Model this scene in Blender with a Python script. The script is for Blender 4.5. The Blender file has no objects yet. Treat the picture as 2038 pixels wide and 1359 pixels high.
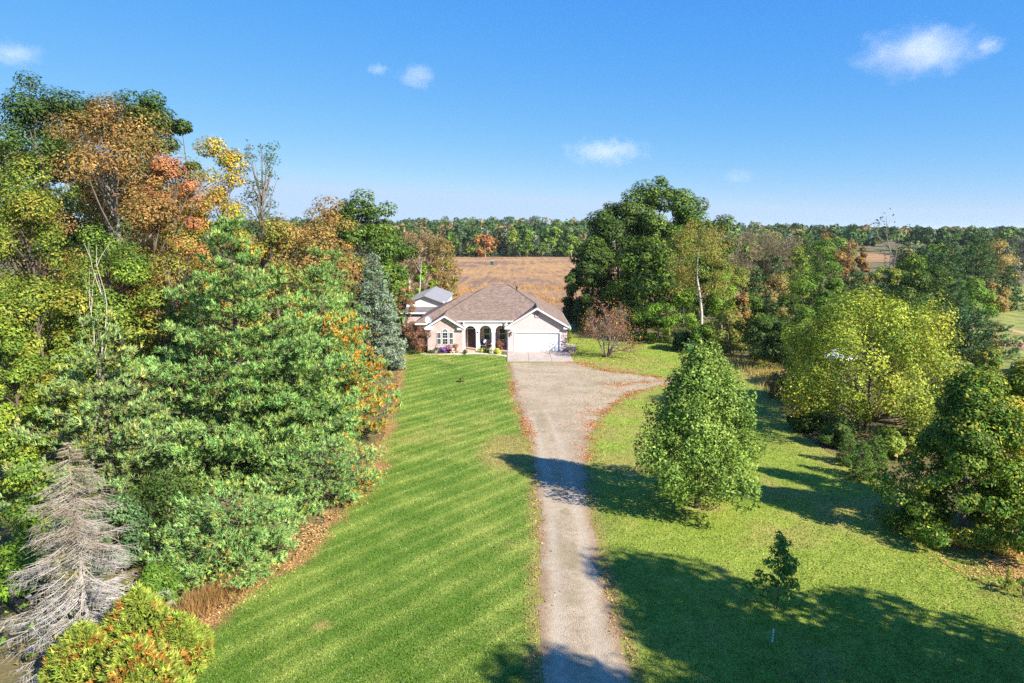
import bpy, math, random
import numpy as np
from mathutils import Vector

random.seed(7)
RNG = np.random.default_rng(11)
SC = bpy.context.scene
COL = SC.collection
R = math.radians

# ------------------------------------------------------------------ camera
CAM_H, PITCH, FOC = 13.6, R(9.1), 1400.0          # FOC: focal length in pixels of the 2038 px wide photograph
cam_d = bpy.data.cameras.new("camera")
cam = bpy.data.objects.new("camera", cam_d)
COL.objects.link(cam)
cam.location = (0, 0, CAM_H)
cam.rotation_euler = (math.pi / 2 - PITCH, 0, 0)
cam_d.sensor_width = 36
cam_d.lens = FOC / 2038 * 36
cam_d.clip_start = 0.3
cam_d.clip_end = 30000
SC.camera = cam

# ------------------------------------------------------------------ world, sun, exposure
SUN_EL, SUN_AZ = R(33.5), R(130)                    # azimuth clockwise from +Y (the view direction)
world = bpy.data.worlds.new("World")
SC.world = world
world.use_nodes = True
wt = world.node_tree
wt.nodes.clear()
w_out = wt.nodes.new("ShaderNodeOutputWorld")
w_bg = wt.nodes.new("ShaderNodeBackground")
w_sky = wt.nodes.new("ShaderNodeTexSky")
w_sky.sky_type = "NISHITA"
w_sky.sun_disc = False
w_sky.sun_elevation = SUN_EL
w_sky.sun_rotation = SUN_AZ
w_sky.altitude = 200
w_sky.air_density = 0.7
w_sky.dust_density = 0.0
w_sky.ozone_density = 2.0
# camera colour response of the sky, channel by channel (polarised, saturated blue as photographed)
w_sep = wt.nodes.new("ShaderNodeSeparateColor")
w_com = wt.nodes.new("ShaderNodeCombineColor")
wt.links.new(w_sky.outputs[0], w_sep.inputs[0])
for ch, (gain, power) in enumerate(((0.036, 1.2), (0.122, 0.60), (0.44, 0.09))):
    w_p = wt.nodes.new("ShaderNodeMath")
    w_p.operation = "POWER"
    w_p.inputs[1].default_value = power
    w_m = wt.nodes.new("ShaderNodeMath")
    w_m.operation = "MULTIPLY"
    w_m.inputs[1].default_value = gain
    w_n = wt.nodes.new("ShaderNodeMath")
    w_n.operation = "MINIMUM"
    w_n.inputs[1].default_value = (0.29, 0.395, 0.6)[ch]
    wt.links.new(w_sep.outputs[ch], w_p.inputs[0])
    wt.links.new(w_p.outputs[0], w_m.inputs[0])
    wt.links.new(w_m.outputs[0], w_n.inputs[0])
    wt.links.new(w_n.outputs[0], w_com.inputs[ch])
w_amp = wt.nodes.new("ShaderNodeVectorMath")
w_amp.operation = "SCALE"
w_amp.inputs["Scale"].default_value = 10.0
wt.links.new(w_com.outputs[0], w_amp.inputs[0])
wt.links.new(w_amp.outputs[0], w_bg.inputs["Color"])
w_bg.inputs["Strength"].default_value = 0.089
wt.links.new(w_bg.outputs[0], w_out.inputs["Surface"])

sun_d = bpy.data.lights.new("sun", "SUN")
sun_d.energy = 5.0
sun_d.angle = R(0.53)
sun_d.color = (1.0, 0.955, 0.88)
sun = bpy.data.objects.new("sun", sun_d)
COL.objects.link(sun)
SUN_DIR = Vector((math.sin(SUN_AZ) * math.cos(SUN_EL), math.cos(SUN_AZ) * math.cos(SUN_EL), math.sin(SUN_EL)))
sun.rotation_euler = SUN_DIR.to_track_quat("Z", "Y").to_euler()
sun.location = (60, -50, 60)

SC.view_settings.view_transform = "Standard"
SC.view_settings.look = "None"
SC.view_settings.exposure = 1.07
SC.view_settings.gamma = 1.0
SC.view_settings.use_curve_mapping = False
SC.render.engine = "CYCLES"
SC.cycles.max_bounces = 6
SC.cycles.diffuse_bounces = 3
SC.cycles.glossy_bounces = 2
SC.cycles.transmission_bounces = 3
SC.cycles.transparent_max_bounces = 6
SC.cycles.volume_bounces = 2
SC.cycles.use_denoising = False
SC.cycles.use_adaptive_sampling = True
SC.cycles.adaptive_threshold = 0.012


# ------------------------------------------------------------------ helpers
def lin(r, g, b):
    f = lambda c: (c / 255 / 12.92) if c / 255 <= 0.04045 else ((c / 255 + 0.055) / 1.055) ** 2.4
    return (f(r), f(g), f(b))


def ray(px, py):
    x, y = (px - 1019) / FOC, -(py - 679.5) / FOC
    return (x, math.cos(PITCH) + y * math.sin(PITCH), -math.sin(PITCH) + y * math.cos(PITCH))


def gp(px, py, z=0.0):
    """ground point seen at a place of the photograph"""
    r = ray(px, py)
    t = (z - CAM_H) / r[2]
    return (r[0] * t, r[1] * t)


def at(px, py, Y):
    """point at distance Y seen at a place of the photograph"""
    r = ray(px, py)
    t = Y / r[1]
    return (r[0] * t, Y, CAM_H + r[2] * t)


def tag(o, label=None, cat=None, group=None, kind=None):
    if label:
        o["label"] = label
    if cat:
        o["category"] = cat
    if group:
        o["group"] = group
    if kind:
        o["kind"] = kind
    return o


def empty(name, loc, label=None, cat=None, group=None):
    o = bpy.data.objects.new(name, None)
    COL.objects.link(o)
    o.location = loc
    o.empty_display_size = 0.3
    return tag(o, label, cat, group)


def vnoise(x, y, seed=0):
    """smooth 2-D value noise in 0..1"""
    x = np.asarray(x, float)
    y = np.asarray(y, float)
    xi, yi = np.floor(x).astype(np.int64), np.floor(y).astype(np.int64)
    fx, fy = x - xi, y - yi
    fx, fy = fx * fx * (3 - 2 * fx), fy * fy * (3 - 2 * fy)

    def h(a, b):
        n = (a * 374761393 + b * 668265263 + seed * 974711) & 0x7FFFFFFF
        n = ((n ^ (n >> 13)) * 1274126177) & 0x7FFFFFFF
        n = n ^ (n >> 16)
        return (n & 0xFFFF) / 65535.0

    return (h(xi, yi) * (1 - fx) + h(xi + 1, yi) * fx) * (1 - fy) + (h(xi, yi + 1) * (1 - fx) + h(xi + 1, yi + 1) * fx) * fy


def fbm(x, y, seed=0, n=3):
    t, a, s = 0, 0.5, 0
    for i in range(n):
        t = t + a * vnoise(np.asarray(x) * 2 ** i, np.asarray(y) * 2 ** i, seed + i * 17)
        s += a
        a *= 0.5
    return t / s


def np_mesh(name, V, faces, colors=None, smooth=False, mats=None, mat_index=None):
    """faces: list of (n,k) int arrays; colors: list of (n,3) arrays per face"""
    me = bpy.data.meshes.new(name)
    V = np.asarray(V, np.float32)
    me.vertices.add(len(V))
    me.vertices.foreach_set("co", V.ravel())
    idx = np.concatenate([f.ravel() for f in faces]).astype(np.int32)
    tot = np.concatenate([np.full(len(f), f.shape[1]) for f in faces])
    start = np.concatenate([[0], np.cumsum(tot)[:-1]]).astype(np.int32)
    me.loops.add(len(idx))
    me.loops.foreach_set("vertex_index", idx)
    me.polygons.add(len(tot))
    me.polygons.foreach_set("loop_start", start)
    if smooth:
        me.polygons.foreach_set("use_smooth", np.ones(len(tot), bool))
    for m in mats or []:
        me.materials.append(m)
    if mat_index is not None:
        me.polygons.foreach_set("material_index", np.asarray(mat_index, np.int32))
    me.update(calc_edges=True)
    if colors is not None:
        c = np.concatenate(colors)
        a = me.attributes.new("tone", "FLOAT_COLOR", "FACE")
        a.data.foreach_set("color", np.concatenate([c, np.ones((len(c), 1))], 1).astype(np.float32).ravel())
    return me


def link(name, me, parent=None, loc=(0, 0, 0)):
    o = bpy.data.objects.new(name, me)
    COL.objects.link(o)
    o.location = loc
    if parent is not None:
        o.parent = parent
    return o


class MB:
    """collects boxes, polygons and bars, links them as one mesh object"""

    def __init__(self):
        self.v, self.f = [], []

    def poly(self, pts):
        n = len(self.v)
        self.v += [tuple(p) for p in pts]
        self.f.append(tuple(range(n, n + len(pts))))
        return self

    def hexa(self, p):
        n = len(self.v)
        self.v += [tuple(q) for q in p]
        for a in ((0, 3, 2, 1), (4, 5, 6, 7), (0, 1, 5, 4), (1, 2, 6, 5), (2, 3, 7, 6), (3, 0, 4, 7)):
            self.f.append(tuple(n + i for i in a))
        return self

    def box(self, x0, x1, y0, y1, z0, z1):
        return self.hexa([(x0, y0, z0), (x1, y0, z0), (x1, y1, z0), (x0, y1, z0), (x0, y0, z1), (x1, y0, z1), (x1, y1, z1), (x0, y1, z1)])

    def slab(self, pts, t):
        """planar polygon given a thickness t straight down"""
        n, k = len(self.v), len(pts)
        self.v += [tuple(p) for p in pts] + [(p[0], p[1], p[2] - t) for p in pts]
        self.f.append(tuple(range(n, n + k)))
        self.f.append(tuple(range(n + 2 * k - 1, n + k - 1, -1)))
        for i in range(k):
            j = (i + 1) % k
            self.f.append((n + i, n + k + i, n + k + j, n + j))
        return self

    def extrude_y(self, xz, y0, y1):
        n, k = len(self.v), len(xz)
        self.v += [(x, y0, z) for x, z in xz] + [(x, y1, z) for x, z in xz]
        self.f.append(tuple(range(n, n + k)))
        self.f.append(tuple(range(n + 2 * k - 1, n + k - 1, -1)))
        for i in range(k):
            j = (i + 1) % k
            self.f.append((n + i, n + k + i, n + k + j, n + j))
        return self

    def bar(self, a, b, r0, r1=None, sides=6):
        r1 = r0 if r1 is None else r1
        a, b = Vector(a), Vector(b)
        d = (b - a).normalized()
        u = d.orthogonal().normalized()
        w = d.cross(u)
        n = len(self.v)
        for p, r in ((a, r0), (b, r1)):
            for i in range(sides):
                t = 2 * math.pi * i / sides
                self.v.append(tuple(p + (u * math.cos(t) + w * math.sin(t)) * r))
        for i in range(sides):
            j = (i + 1) % sides
            self.f.append((n + i, n + j, n + sides + j, n + sides + i))
        self.f.append(tuple(range(n + sides - 1, n - 1, -1)))
        self.f.append(tuple(range(n + sides, n + 2 * sides)))
        return self

    def build(self, name, mat, parent=None, loc=None, smooth=False, bevel=0):
        off = Vector(loc) if loc is not None else (Vector(parent.matrix_basis.translation) if parent is not None else Vector((0, 0, 0)))
        pp = parent.parent if parent is not None else None
        if loc is None and pp is not None:
            off = off + Vector(pp.matrix_basis.translation)
        me = bpy.data.meshes.new(name)
        me.from_pydata([tuple(Vector(p) - off) for p in self.v], [], self.f)
        me.materials.append(mat)
        if smooth:
            for p in me.polygons:
                p.use_smooth = True
        me.update()
        o = link(name, me, parent, (0, 0, 0) if parent is not None else off)
        if bevel:
            m = o.modifiers.new("bevel", "BEVEL")
            m.width = bevel
            m.segments = 2
            m.limit_method = "ANGLE"
        return o


# ------------------------------------------------------------------ materials
def new_mat(name):
    m = bpy.data.materials.new(name)
    m.use_nodes = True
    nt = m.node_tree
    b = nt.nodes["Principled BSDF"]
    return m, nt, b


def N(nt, t, **kw):
    n = nt.nodes.new(t)
    for k, v in kw.items():
        if k.startswith("i_"):
            n.inputs[k[2:].replace("_", " ")].default_value = v
        else:
            setattr(n, k, v)
    return n


def coords(nt, obj=True):
    return nt.nodes.new("ShaderNodeTexCoord").outputs["Object"] if obj else nt.nodes.new("ShaderNodeNewGeometry").outputs["Position"]


def ramp(nt, fac, stops):
    r = nt.nodes.new("ShaderNodeValToRGB")
    els = r.color_ramp.elements
    while len(els) < len(stops):
        els.new(0.5)
    for e, (p, c) in zip(els, stops):
        e.position = p
        e.color = (*c, 1)
    nt.links.new(fac, r.inputs[0])
    return r.outputs[0]


def noise(nt, vec, scale, detail=3, rough=0.6):
    n = N(nt, "ShaderNodeTexNoise")
    n.inputs["Scale"].default_value = scale
    n.inputs["Detail"].default_value = detail
    n.inputs["Roughness"].default_value = rough
    if vec is not None:
        nt.links.new(vec, n.inputs["Vector"])
    return n.outputs[0]


def mix(nt, fac, a, b, mode="MIX"):
    m = nt.nodes.new("ShaderNodeMix")
    m.data_type = "RGBA"
    m.blend_type = mode
    for s, v in ((0, fac), (6, a), (7, b)):
        if hasattr(v, "is_linked"):
            nt.links.new(v, m.inputs[s])
        else:
            m.inputs[s].default_value = v if s == 0 else (*v, 1)
    return m.outputs[2]


def bump(nt, b, h, strength, dist):
    n = nt.nodes.new("ShaderNodeBump")
    n.inputs["Strength"].default_value = strength
    n.inputs["Distance"].default_value = dist
    nt.links.new(h, n.inputs["Height"])
    nt.links.new(n.outputs[0], b.inputs["Normal"])


def plain(name, c, rough=0.6, var=0.12, scale=3.0, metal=0.0, bmp=0.0):
    m, nt, b = new_mat(name)
    v = coords(nt)
    n = noise(nt, v, scale, 4)
    lo = tuple(x * (1 - var) for x in c)
    hi = tuple(min(1, x * (1 + var)) for x in c)
    nt.links.new(ramp(nt, n, [(0.3, lo), (0.7, hi)]), b.inputs["Base Color"])
    b.inputs["Roughness"].default_value = rough
    b.inputs["Metallic"].default_value = metal
    if bmp:
        bump(nt, b, noise(nt, v, scale * 8, 3), 0.5, bmp)
    return m


def leaf_mat(name, transl=0.25, gloss=0.012, rough=0.6):
    m, nt, b = new_mat(name)
    nt.nodes.remove(b)
    out = nt.nodes["Material Output"]
    a = N(nt, "ShaderNodeAttribute", attribute_name="tone")
    v = coords(nt)
    n = noise(nt, v, 1.3, 2)
    c = mix(nt, 1.0, a.outputs["Color"], ramp(nt, n, [(0.3, (0.8, 0.8, 0.8)), (0.7, (1.15, 1.15, 1.15))]), "MULTIPLY")
    d = N(nt, "ShaderNodeBsdfDiffuse")
    t = N(nt, "ShaderNodeBsdfTranslucent")
    g = N(nt, "ShaderNodeBsdfGlossy")
    g.inputs["Roughness"].default_value = rough
    g.inputs["Color"].default_value = (1, 1, 1, 1)
    nt.links.new(c, d.inputs["Color"])
    nt.links.new(mix(nt, 1.0, c, (1.0, 1.0, 0.6), "MULTIPLY"), t.inputs["Color"])
    m1 = N(nt, "ShaderNodeMixShader")
    m1.inputs[0].default_value = transl
    nt.links.new(d.outputs[0], m1.inputs[1])
    nt.links.new(t.outputs[0], m1.inputs[2])
    m2 = N(nt, "ShaderNodeMixShader")
    m2.inputs[0].default_value = gloss
    nt.links.new(m1.outputs[0], m2.inputs[1])
    nt.links.new(g.outputs[0], m2.inputs[2])
    nt.links.new(m2.outputs[0], out.inputs["Surface"])
    return m


M_LEAF = leaf_mat("leaf", 0.2, 0.012)
M_NEEDLE = leaf_mat("needle", 0.1, 0.01, 0.6)
M_GRASSBLADE = leaf_mat("grass_blade", 0.25, 0.02, 0.5)
M_LITTER = leaf_mat("dead_leaf", 0.15, 0.02, 0.6)
M_BARK = plain("bark", lin(98, 84, 70), 0.9, 0.35, 4, bmp=0.02)
M_BARK_GREY = plain("grey_bark", lin(128, 118, 106), 0.9, 0.3, 4, bmp=0.02)
M_BARK_PALE = plain("pale_bark", lin(186, 176, 160), 0.85, 0.2, 5, bmp=0.01)
M_DEADWOOD, _nt, _b = new_mat("weathered_deadwood")       # bleached low down, brown bark still on the upper twigs
_co = coords(_nt)
_sx = N(_nt, "ShaderNodeSeparateXYZ")
_nt.links.new(_co, _sx.inputs[0])
_ad = N(_nt, "ShaderNodeMath", operation="MULTIPLY_ADD")
_nt.links.new(_sx.outputs[2], _ad.inputs[0])
_ad.inputs[1].default_value = 0.075
_nt.links.new(noise(_nt, _co, 1.6, 3), _ad.inputs[2])
_nt.links.new(ramp(_nt, _ad.outputs[0], [(0.5, lin(184, 177, 168)), (0.8, lin(168, 156, 138)), (0.98, lin(146, 130, 106))]), _b.inputs["Base Color"])
_b.inputs["Roughness"].default_value = 0.95
M_TWIG = plain("twig", lin(122, 104, 88), 0.9, 0.25, 2)


# ------------------------------------------------------------------ vegetation generators
def unit(n, rng):
    v = rng.normal(size=(n, 3))
    return v / np.linalg.norm(v, axis=1, keepdims=True)


def norm(v):
    return v / np.maximum(np.linalg.norm(v, axis=-1, keepdims=True), 1e-9)


def segs_arrays(segs, sides=5):
    """tapered tubes from rows (p0, p1, r0, r1)"""
    s = np.asarray(segs, float).reshape(-1, 8)
    p0, p1, r0, r1 = s[:, 0:3], s[:, 3:6], s[:, 6], s[:, 7]
    d = norm(p1 - p0)
    ref = np.where(np.abs(d[:, 2:3]) > 0.9, np.array([[1.0, 0, 0]]), np.array([[0, 0, 1.0]]))
    u = norm(np.cross(d, ref))
    w = np.cross(d, u)
    ang = np.arange(sides) * 2 * np.pi / sides
    ring = u[:, None, :] * np.cos(ang)[None, :, None] + w[:, None, :] * np.sin(ang)[None, :, None]
    a = p0[:, None, :] + ring * r0[:, None, None]
    b = p1[:, None, :] + ring * r1[:, None, None]
    V = np.concatenate([a, b], 1).reshape(-1, 3)
    i = np.arange(sides)
    j = (i + 1) % sides
    q = np.stack([i, j, sides + j, sides + i], 1)
    F = (q[None] + (np.arange(len(s)) * 2 * sides)[:, None, None]).reshape(-1, 4)
    return V, F


def segs_mesh(name, segs, mat, sides=5):
    V, F = segs_arrays(segs, sides)
    return np_mesh(name, V, [F], smooth=True, mats=[mat])


def leaf_arrays(P, Nn, size, aspect=0.7, rng=RNG, droop=None):
    """one three cornered blade per leaf"""
    n = len(P)
    Nn = norm(Nn)
    t = rng.normal(size=(n, 3))
    if droop is not None:
        t = t * 0.5 + droop
    t = norm(t - Nn * np.sum(t * Nn, 1, keepdims=True))
    b = np.cross(Nn, t)
    s = np.asarray(size).reshape(-1, 1)
    w = s * aspect * 0.55
    k = rng.uniform(-0.6, 0.6, (n, 1))
    V = np.stack([P - t * s * 0.5 - b * w, P - t * s * 0.4 + b * w, P + t * s * 0.55 + b * w * k], 1).reshape(-1, 3)
    F = np.arange(3 * n).reshape(n, 3)
    return V, F


VEG = np.array([1.24, 1.26, 1.0])     # overall reflectance of this autumn foliage


def pick_colors(pal, n, rng, jitter=0.2):
    cols = np.array([c for c, _ in pal])
    w = np.array([x for _, x in pal], float)
    c = cols[rng.choice(len(cols), n, p=w / w.sum())]
    j = np.exp(rng.normal(0, jitter, (n, 1)))
    tint = 1 + rng.normal(0, 0.05, (n, 3))
    return np.clip(c * j * tint * VEG, 0.002, 0.8)


def profile(u, shape):
    u = np.clip(u, 0, 1)
    if shape == "round":
        return np.sqrt(np.clip(1 - (2 * u - 0.9) ** 2 / 1.21, 0.05, 1))
    if shape == "egg":
        return np.clip(np.sin(np.pi * np.clip(u * 0.9 + 0.1, 0, 1) ** 0.75), 0.08, 1) ** 0.8
    if shape == "oval":
        return np.clip(np.sin(np.pi * np.clip(u * 0.93 + 0.05, 0, 1)), 0.05, 1) ** 0.62 * (1.06 - 0.3 * u)
    if shape == "pyramid":
        return np.clip((1.02 - u) ** 0.8, 0.06, 1) * np.clip(0.55 + 3.2 * u, 0, 1) * 1.08
    if shape == "vase":
        return np.clip(0.35 + 0.9 * u - 0.55 * u ** 4, 0.1, 1)
    if shape == "cone":
        return np.clip((1 - u) ** 0.75, 0.05, 1)
    if shape == "column":
        return np.clip(np.sin(np.pi * np.clip(u * 0.85 + 0.12, 0, 1)), 0.2, 1) ** 0.5
    return np.ones_like(u)


def decid_arrays(h, r, base, n_clump, clump, leaves, leaf, pal, pal2=None, shape="round", seed=1, aspect=0.7, inner=0.3, trunk_r=None, lean=(0, 0), flat=0.7, jit=0.2, limbs=True, lumps=0.3, coh=0.45, fine=1.75):
    rng = np.random.default_rng(seed)
    leaves, leaf = int(leaves * fine), leaf / math.sqrt(fine)
    z0 = base
    u = rng.beta(1.15, 1.05, n_clump)
    ang = rng.uniform(0, 2 * np.pi, n_clump)
    ph = rng.uniform(0, 6.28, 5)
    lump = 1 + lumps * (0.5 * np.sin(2 * ang + ph[0] + 3 * u) + 0.5 * np.sin(3 * ang + ph[1] - 5 * u) + 0.5 * np.sin(5 * ang + ph[2] + 7 * u))
    rp = profile(u, shape) * (r - clump * 0.6) * lump
    rad = rp * np.sqrt(rng.uniform(inner, 1.0, n_clump))
    top = h - clump * 0.5
    C = np.stack([rad * np.cos(ang) + lean[0] * u, rad * np.sin(ang) + lean[1] * u, z0 + clump * 0.3 + u * (top - z0 - clump * 0.3) * (1 + 0.06 * np.sin(4 * ang + ph[3]))], 1)
    cr = clump * rng.uniform(0.45, 1.25, n_clump)
    w = cr ** 2
    idx = rng.choice(n_clump, leaves, p=w / w.sum())
    d = unit(leaves, rng)
    rr = cr[idx] * (1 - 0.42 * rng.uniform(0, 1, leaves) ** 1.6)
    P = C[idx] + d * rr[:, None] * np.array([1, 1, flat])
    P[:, 2] = np.maximum(P[:, 2], 0.06)
    cen = np.array([0, 0, (h + base) * 0.5])
    outw = norm(P - cen)
    Nn = 0.85 * d + 0.35 * outw + np.array([0, 0, 0.45]) + coh * unit(leaves, rng)
    V, F = leaf_arrays(P, Nn, leaf * rng.uniform(0.5, 1.6, leaves), aspect, rng)
    cc = pick_colors(pal, n_clump, rng, 0.14)[idx]
    lc = pick_colors(pal2 or pal, leaves, rng, jit)
    m = (rng.uniform(0, 1, (leaves, 1)) < 0.45)
    col = np.where(m, lc, cc * np.exp(rng.normal(0, jit, (leaves, 1))))
    tr = trunk_r or h * 0.017
    segs = []
    tp = [np.array([0, 0, -0.3])]
    nseg = 6
    for k in range(1, nseg + 1):
        zz = (h * 0.82) * k / nseg
        wob = 0.02 * h * np.array([math.sin(ph[1] + k * 1.3), math.cos(ph[2] + k * 1.7), 0]) * (k / nseg)
        tp.append(np.array([lean[0] * (zz / h), lean[1] * (zz / h), zz]) + wob)
    for k in range(nseg):
        r0 = tr * (1 - 0.85 * k / nseg) * (1.35 if k == 0 else 1)
        r1 = tr * (1 - 0.85 * (k + 1) / nseg)
        segs.append([*tp[k], *tp[k + 1], r0, r1])
    if limbs:
        tz = np.array([p[2] for p in tp])
        for i in range(n_clump if n_clump < 36 else int(n_clump * 0.42)):
            c = C[i]
            hz = max(base * 0.75, c[2] - 0.75 * math.hypot(c[0], c[1]) - 0.1 * h)
            hz = min(hz, h * 0.75)
            s = np.array([np.interp(hz, tz, [p[0] for p in tp]), np.interp(hz, tz, [p[1] for p in tp]), hz])
            q = s * 0.45 + c * 0.55 + np.array([0, 0, -0.06 * np.linalg.norm(c - s)])
            rr0 = tr * 0.32 * (1 - 0.5 * hz / h)
            segs.append([*s, *q, rr0, rr0 * 0.6])
            segs.append([*q, *c, rr0 * 0.6, rr0 * 0.2])
    return V, F, col, segs


UNDER = []


def deciduous(name, label, loc, cat="tree", group=None, bark=None, rot=None, leaf_m=None, **kw):
    V, F, col, segs = decid_arrays(**kw)
    root = empty(name, (loc[0], loc[1], loc[2] if len(loc) > 2 else 0), label, cat, group)
    root.rotation_euler[2] = rot if rot is not None else 0
    link("trunk", segs_mesh("trunk", segs, bark or M_BARK), root)
    link("crown", np_mesh("crown", V, [F], [col], mats=[leaf_m or M_LEAF]), root)
    return root


def shrub(name, label, loc, h, r, leaves, leaf, pal, cat="shrub", group=None, seed=3, n_clump=16, shape="round", **kw):
    V, F, col, segs = decid_arrays(h, r, 0.05, n_clump, r * 0.45, leaves, leaf, pal, shape=shape, seed=seed, trunk_r=0.03 + 0.008 * h, **kw)
    root = empty(name, (loc[0], loc[1], 0), label, cat, group)
    link("stems", segs_mesh("stems", segs, M_TWIG, 4), root)
    link("foliage", np_mesh("foliage", V, [F], [col], mats=[M_LEAF]), root)
    return root


def needle_arrays(P, A, n_per, length, width, spread, rng):
    """n_per thin needles round every tuft axis A at P"""
    n = len(P) * n_per
    Pp = np.repeat(P, n_per, 0)
    Aa = np.repeat(A, n_per, 0)
    d = norm(Aa + spread * unit(n, rng))
    ln = length * rng.uniform(0.6, 1.2, (n, 1))
    Uu = Aa * 0.5 + np.array([0, 0, 0.8]) + 0.4 * unit(n, rng)
    side = norm(np.cross(d, Uu)) * width * 0.5
    V = np.stack([Pp - side, Pp + side, Pp + d * ln], 1).reshape(-1, 3)
    return V, np.arange(3 * n).reshape(n, 3)


def conifer_arrays(h, rad, base, whorl, n_br, puffs_m, n_need, nlen, nwid, pal, pal_old=None, old=0.0, exp=0.8, up=0.15, droop=0.0, fan=0.32, spread=0.8, puff_r=0.22, seed=5, irregular=0.25, tuft_up=0.5, trunk_r=None, bare_inner=0.3):
    rng = np.random.default_rng(seed)
    P, A, C, segs = [], [], [], []
    nw = int((h - base) / whorl)
    tr = trunk_r or h * 0.014
    segs.append([0, 0, -0.3, 0, 0, h * 0.5, tr * 1.15, tr * 0.6])
    segs.append([0, 0, h * 0.5, 0, 0, h * 0.99, tr * 0.6, 0.015])
    ph = rng.uniform(0, 6.28, 3)
    for i in range(nw):
        z = base + i * whorl
        u = (z - base) / (h - base)
        L0 = rad * max(0.04, (1 - u)) ** exp
        if u < 0.12:
            L0 *= 0.78 + u * 1.8
        nb = max(4, int(n_br * (0.6 + 0.4 * (1 - u))))
        a0 = rng.uniform(0, 6.28)
        for b in range(nb):
            a = a0 + 2 * np.pi * b / nb + rng.normal(0, 0.18)
            z = max(0.1, base + (i + rng.uniform(-0.38, 0.38)) * whorl)
            L = L0 * (1 + irregular * (rng.uniform(-1, 1) * 0.6 + 0.5 * math.sin(2 * a + ph[0] + 4 * u) + 0.3 * math.sin(5 * a + ph[1])))
            L = max(L, 0.15)
            ca, sa = math.cos(a), math.sin(a)
            f = lambda s: np.array([ca * L * s, sa * L * s, z + L * (up * s * s * (0.6 + 0.8 * u) - droop * s * (1 - 0.55 * s))])
            pts = [f(s) for s in (0, 0.35, 0.7, 1.0)]
            br = min(0.07, 0.012 + L * 0.009)
            for k in range(3):
                segs.append([*pts[k], *pts[k + 1], br * (1 - 0.3 * k), br * (0.7 - 0.3 * k) + 0.004])
            m = max(3, int(L * puffs_m))
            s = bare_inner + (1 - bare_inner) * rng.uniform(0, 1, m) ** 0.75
            lat = rng.uniform(-1, 1, m) * fan * L * (1.12 - s) * 1.6
            lat = np.clip(lat, -fan * L, fan * L)
            x = ca * L * s - sa * lat
            y = sa * L * s + ca * lat
            zz = z + L * (up * s * s * (0.6 + 0.8 * u) - droop * s * (1 - 0.55 * s)) + rng.normal(0, 0.35 * puff_r, m) - 0.06 * np.abs(lat)
            P.append(np.stack([x, y, zz], 1))
            ax = np.stack([ca - sa * lat / (L + 0.1), sa + ca * lat / (L + 0.1), np.full(m, tuft_up)], 1)
            A.append(norm(ax))
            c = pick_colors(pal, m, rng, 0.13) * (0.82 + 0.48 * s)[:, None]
            if pal_old is not None:
                q = vnoise(x * 0.55 + ph[2] * 5, zz * 0.7 + y * 0.35, seed)
                pr = np.clip(old * 3.6 * (q - 0.5), 0, 0.75) * (1.15 - 0.4 * s) + old * 0.04
                co = pick_colors(pal_old, m, rng, 0.2)
                c = np.where((rng.uniform(0, 1, m) < pr)[:, None], co, c)
            C.append(c)
    P, A, C = np.concatenate(P), np.concatenate(A), np.concatenate(C)
    k = 3
    P3 = np.repeat(P, k, 0) + rng.normal(0, puff_r * 0.5, (len(P) * k, 3)) * np.array([1, 1, 0.6])
    P3[:, 2] = np.maximum(P3[:, 2], 0.08)
    A3 = norm(np.repeat(A, k, 0) + 0.4 * unit(len(P) * k, rng))
    npk = max(3, n_need // k)
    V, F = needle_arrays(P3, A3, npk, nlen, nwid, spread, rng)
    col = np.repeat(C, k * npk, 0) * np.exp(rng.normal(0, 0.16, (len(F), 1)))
    return V, F, col, segs


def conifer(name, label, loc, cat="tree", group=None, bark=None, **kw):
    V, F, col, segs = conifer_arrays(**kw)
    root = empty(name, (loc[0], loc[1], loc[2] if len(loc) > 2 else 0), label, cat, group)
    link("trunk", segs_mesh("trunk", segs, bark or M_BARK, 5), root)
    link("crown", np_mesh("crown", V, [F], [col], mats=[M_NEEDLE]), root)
    return root


def grow(segs, tips, p, d, L, r, level, rng, spread=0.55, kids=(3, 4), up=0.15, shrink=0.68, wob=0.12):
    """recursive bare branch"""
    n = 3
    q = np.array(p, float)
    d = np.array(d, float)
    pts = [q]
    for k in range(n):
        d = norm((d + wob * rng.normal(size=3) + np.array([0, 0, up * 0.25]))[None])[0]
        q2 = q + d * L / n
        segs.append([*q, *q2, r * (1 - 0.2 * k), r * (1 - 0.2 * (k + 1))])
        q = q2
        pts.append(q)
    if level == 0:
        tips.append((q, d))
        return
    for k in range(rng.integers(kids[0], kids[1] + 1)):
        s = pts[rng.integers(1, 4)] if k else pts[3]
        a = unit(1, rng)[0]
        nd = norm((d * (1 - 0.35 * (k > 0)) + spread * a * (1.25 if k else 0.6) + np.array([0, 0, up]))[None])[0]
        grow(segs, tips, s, nd, L * shrink * rng.uniform(0.75, 1.15), r * (0.62 if k == 0 else 0.48), level - 1, rng, spread, kids, up, shrink, wob)


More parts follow.
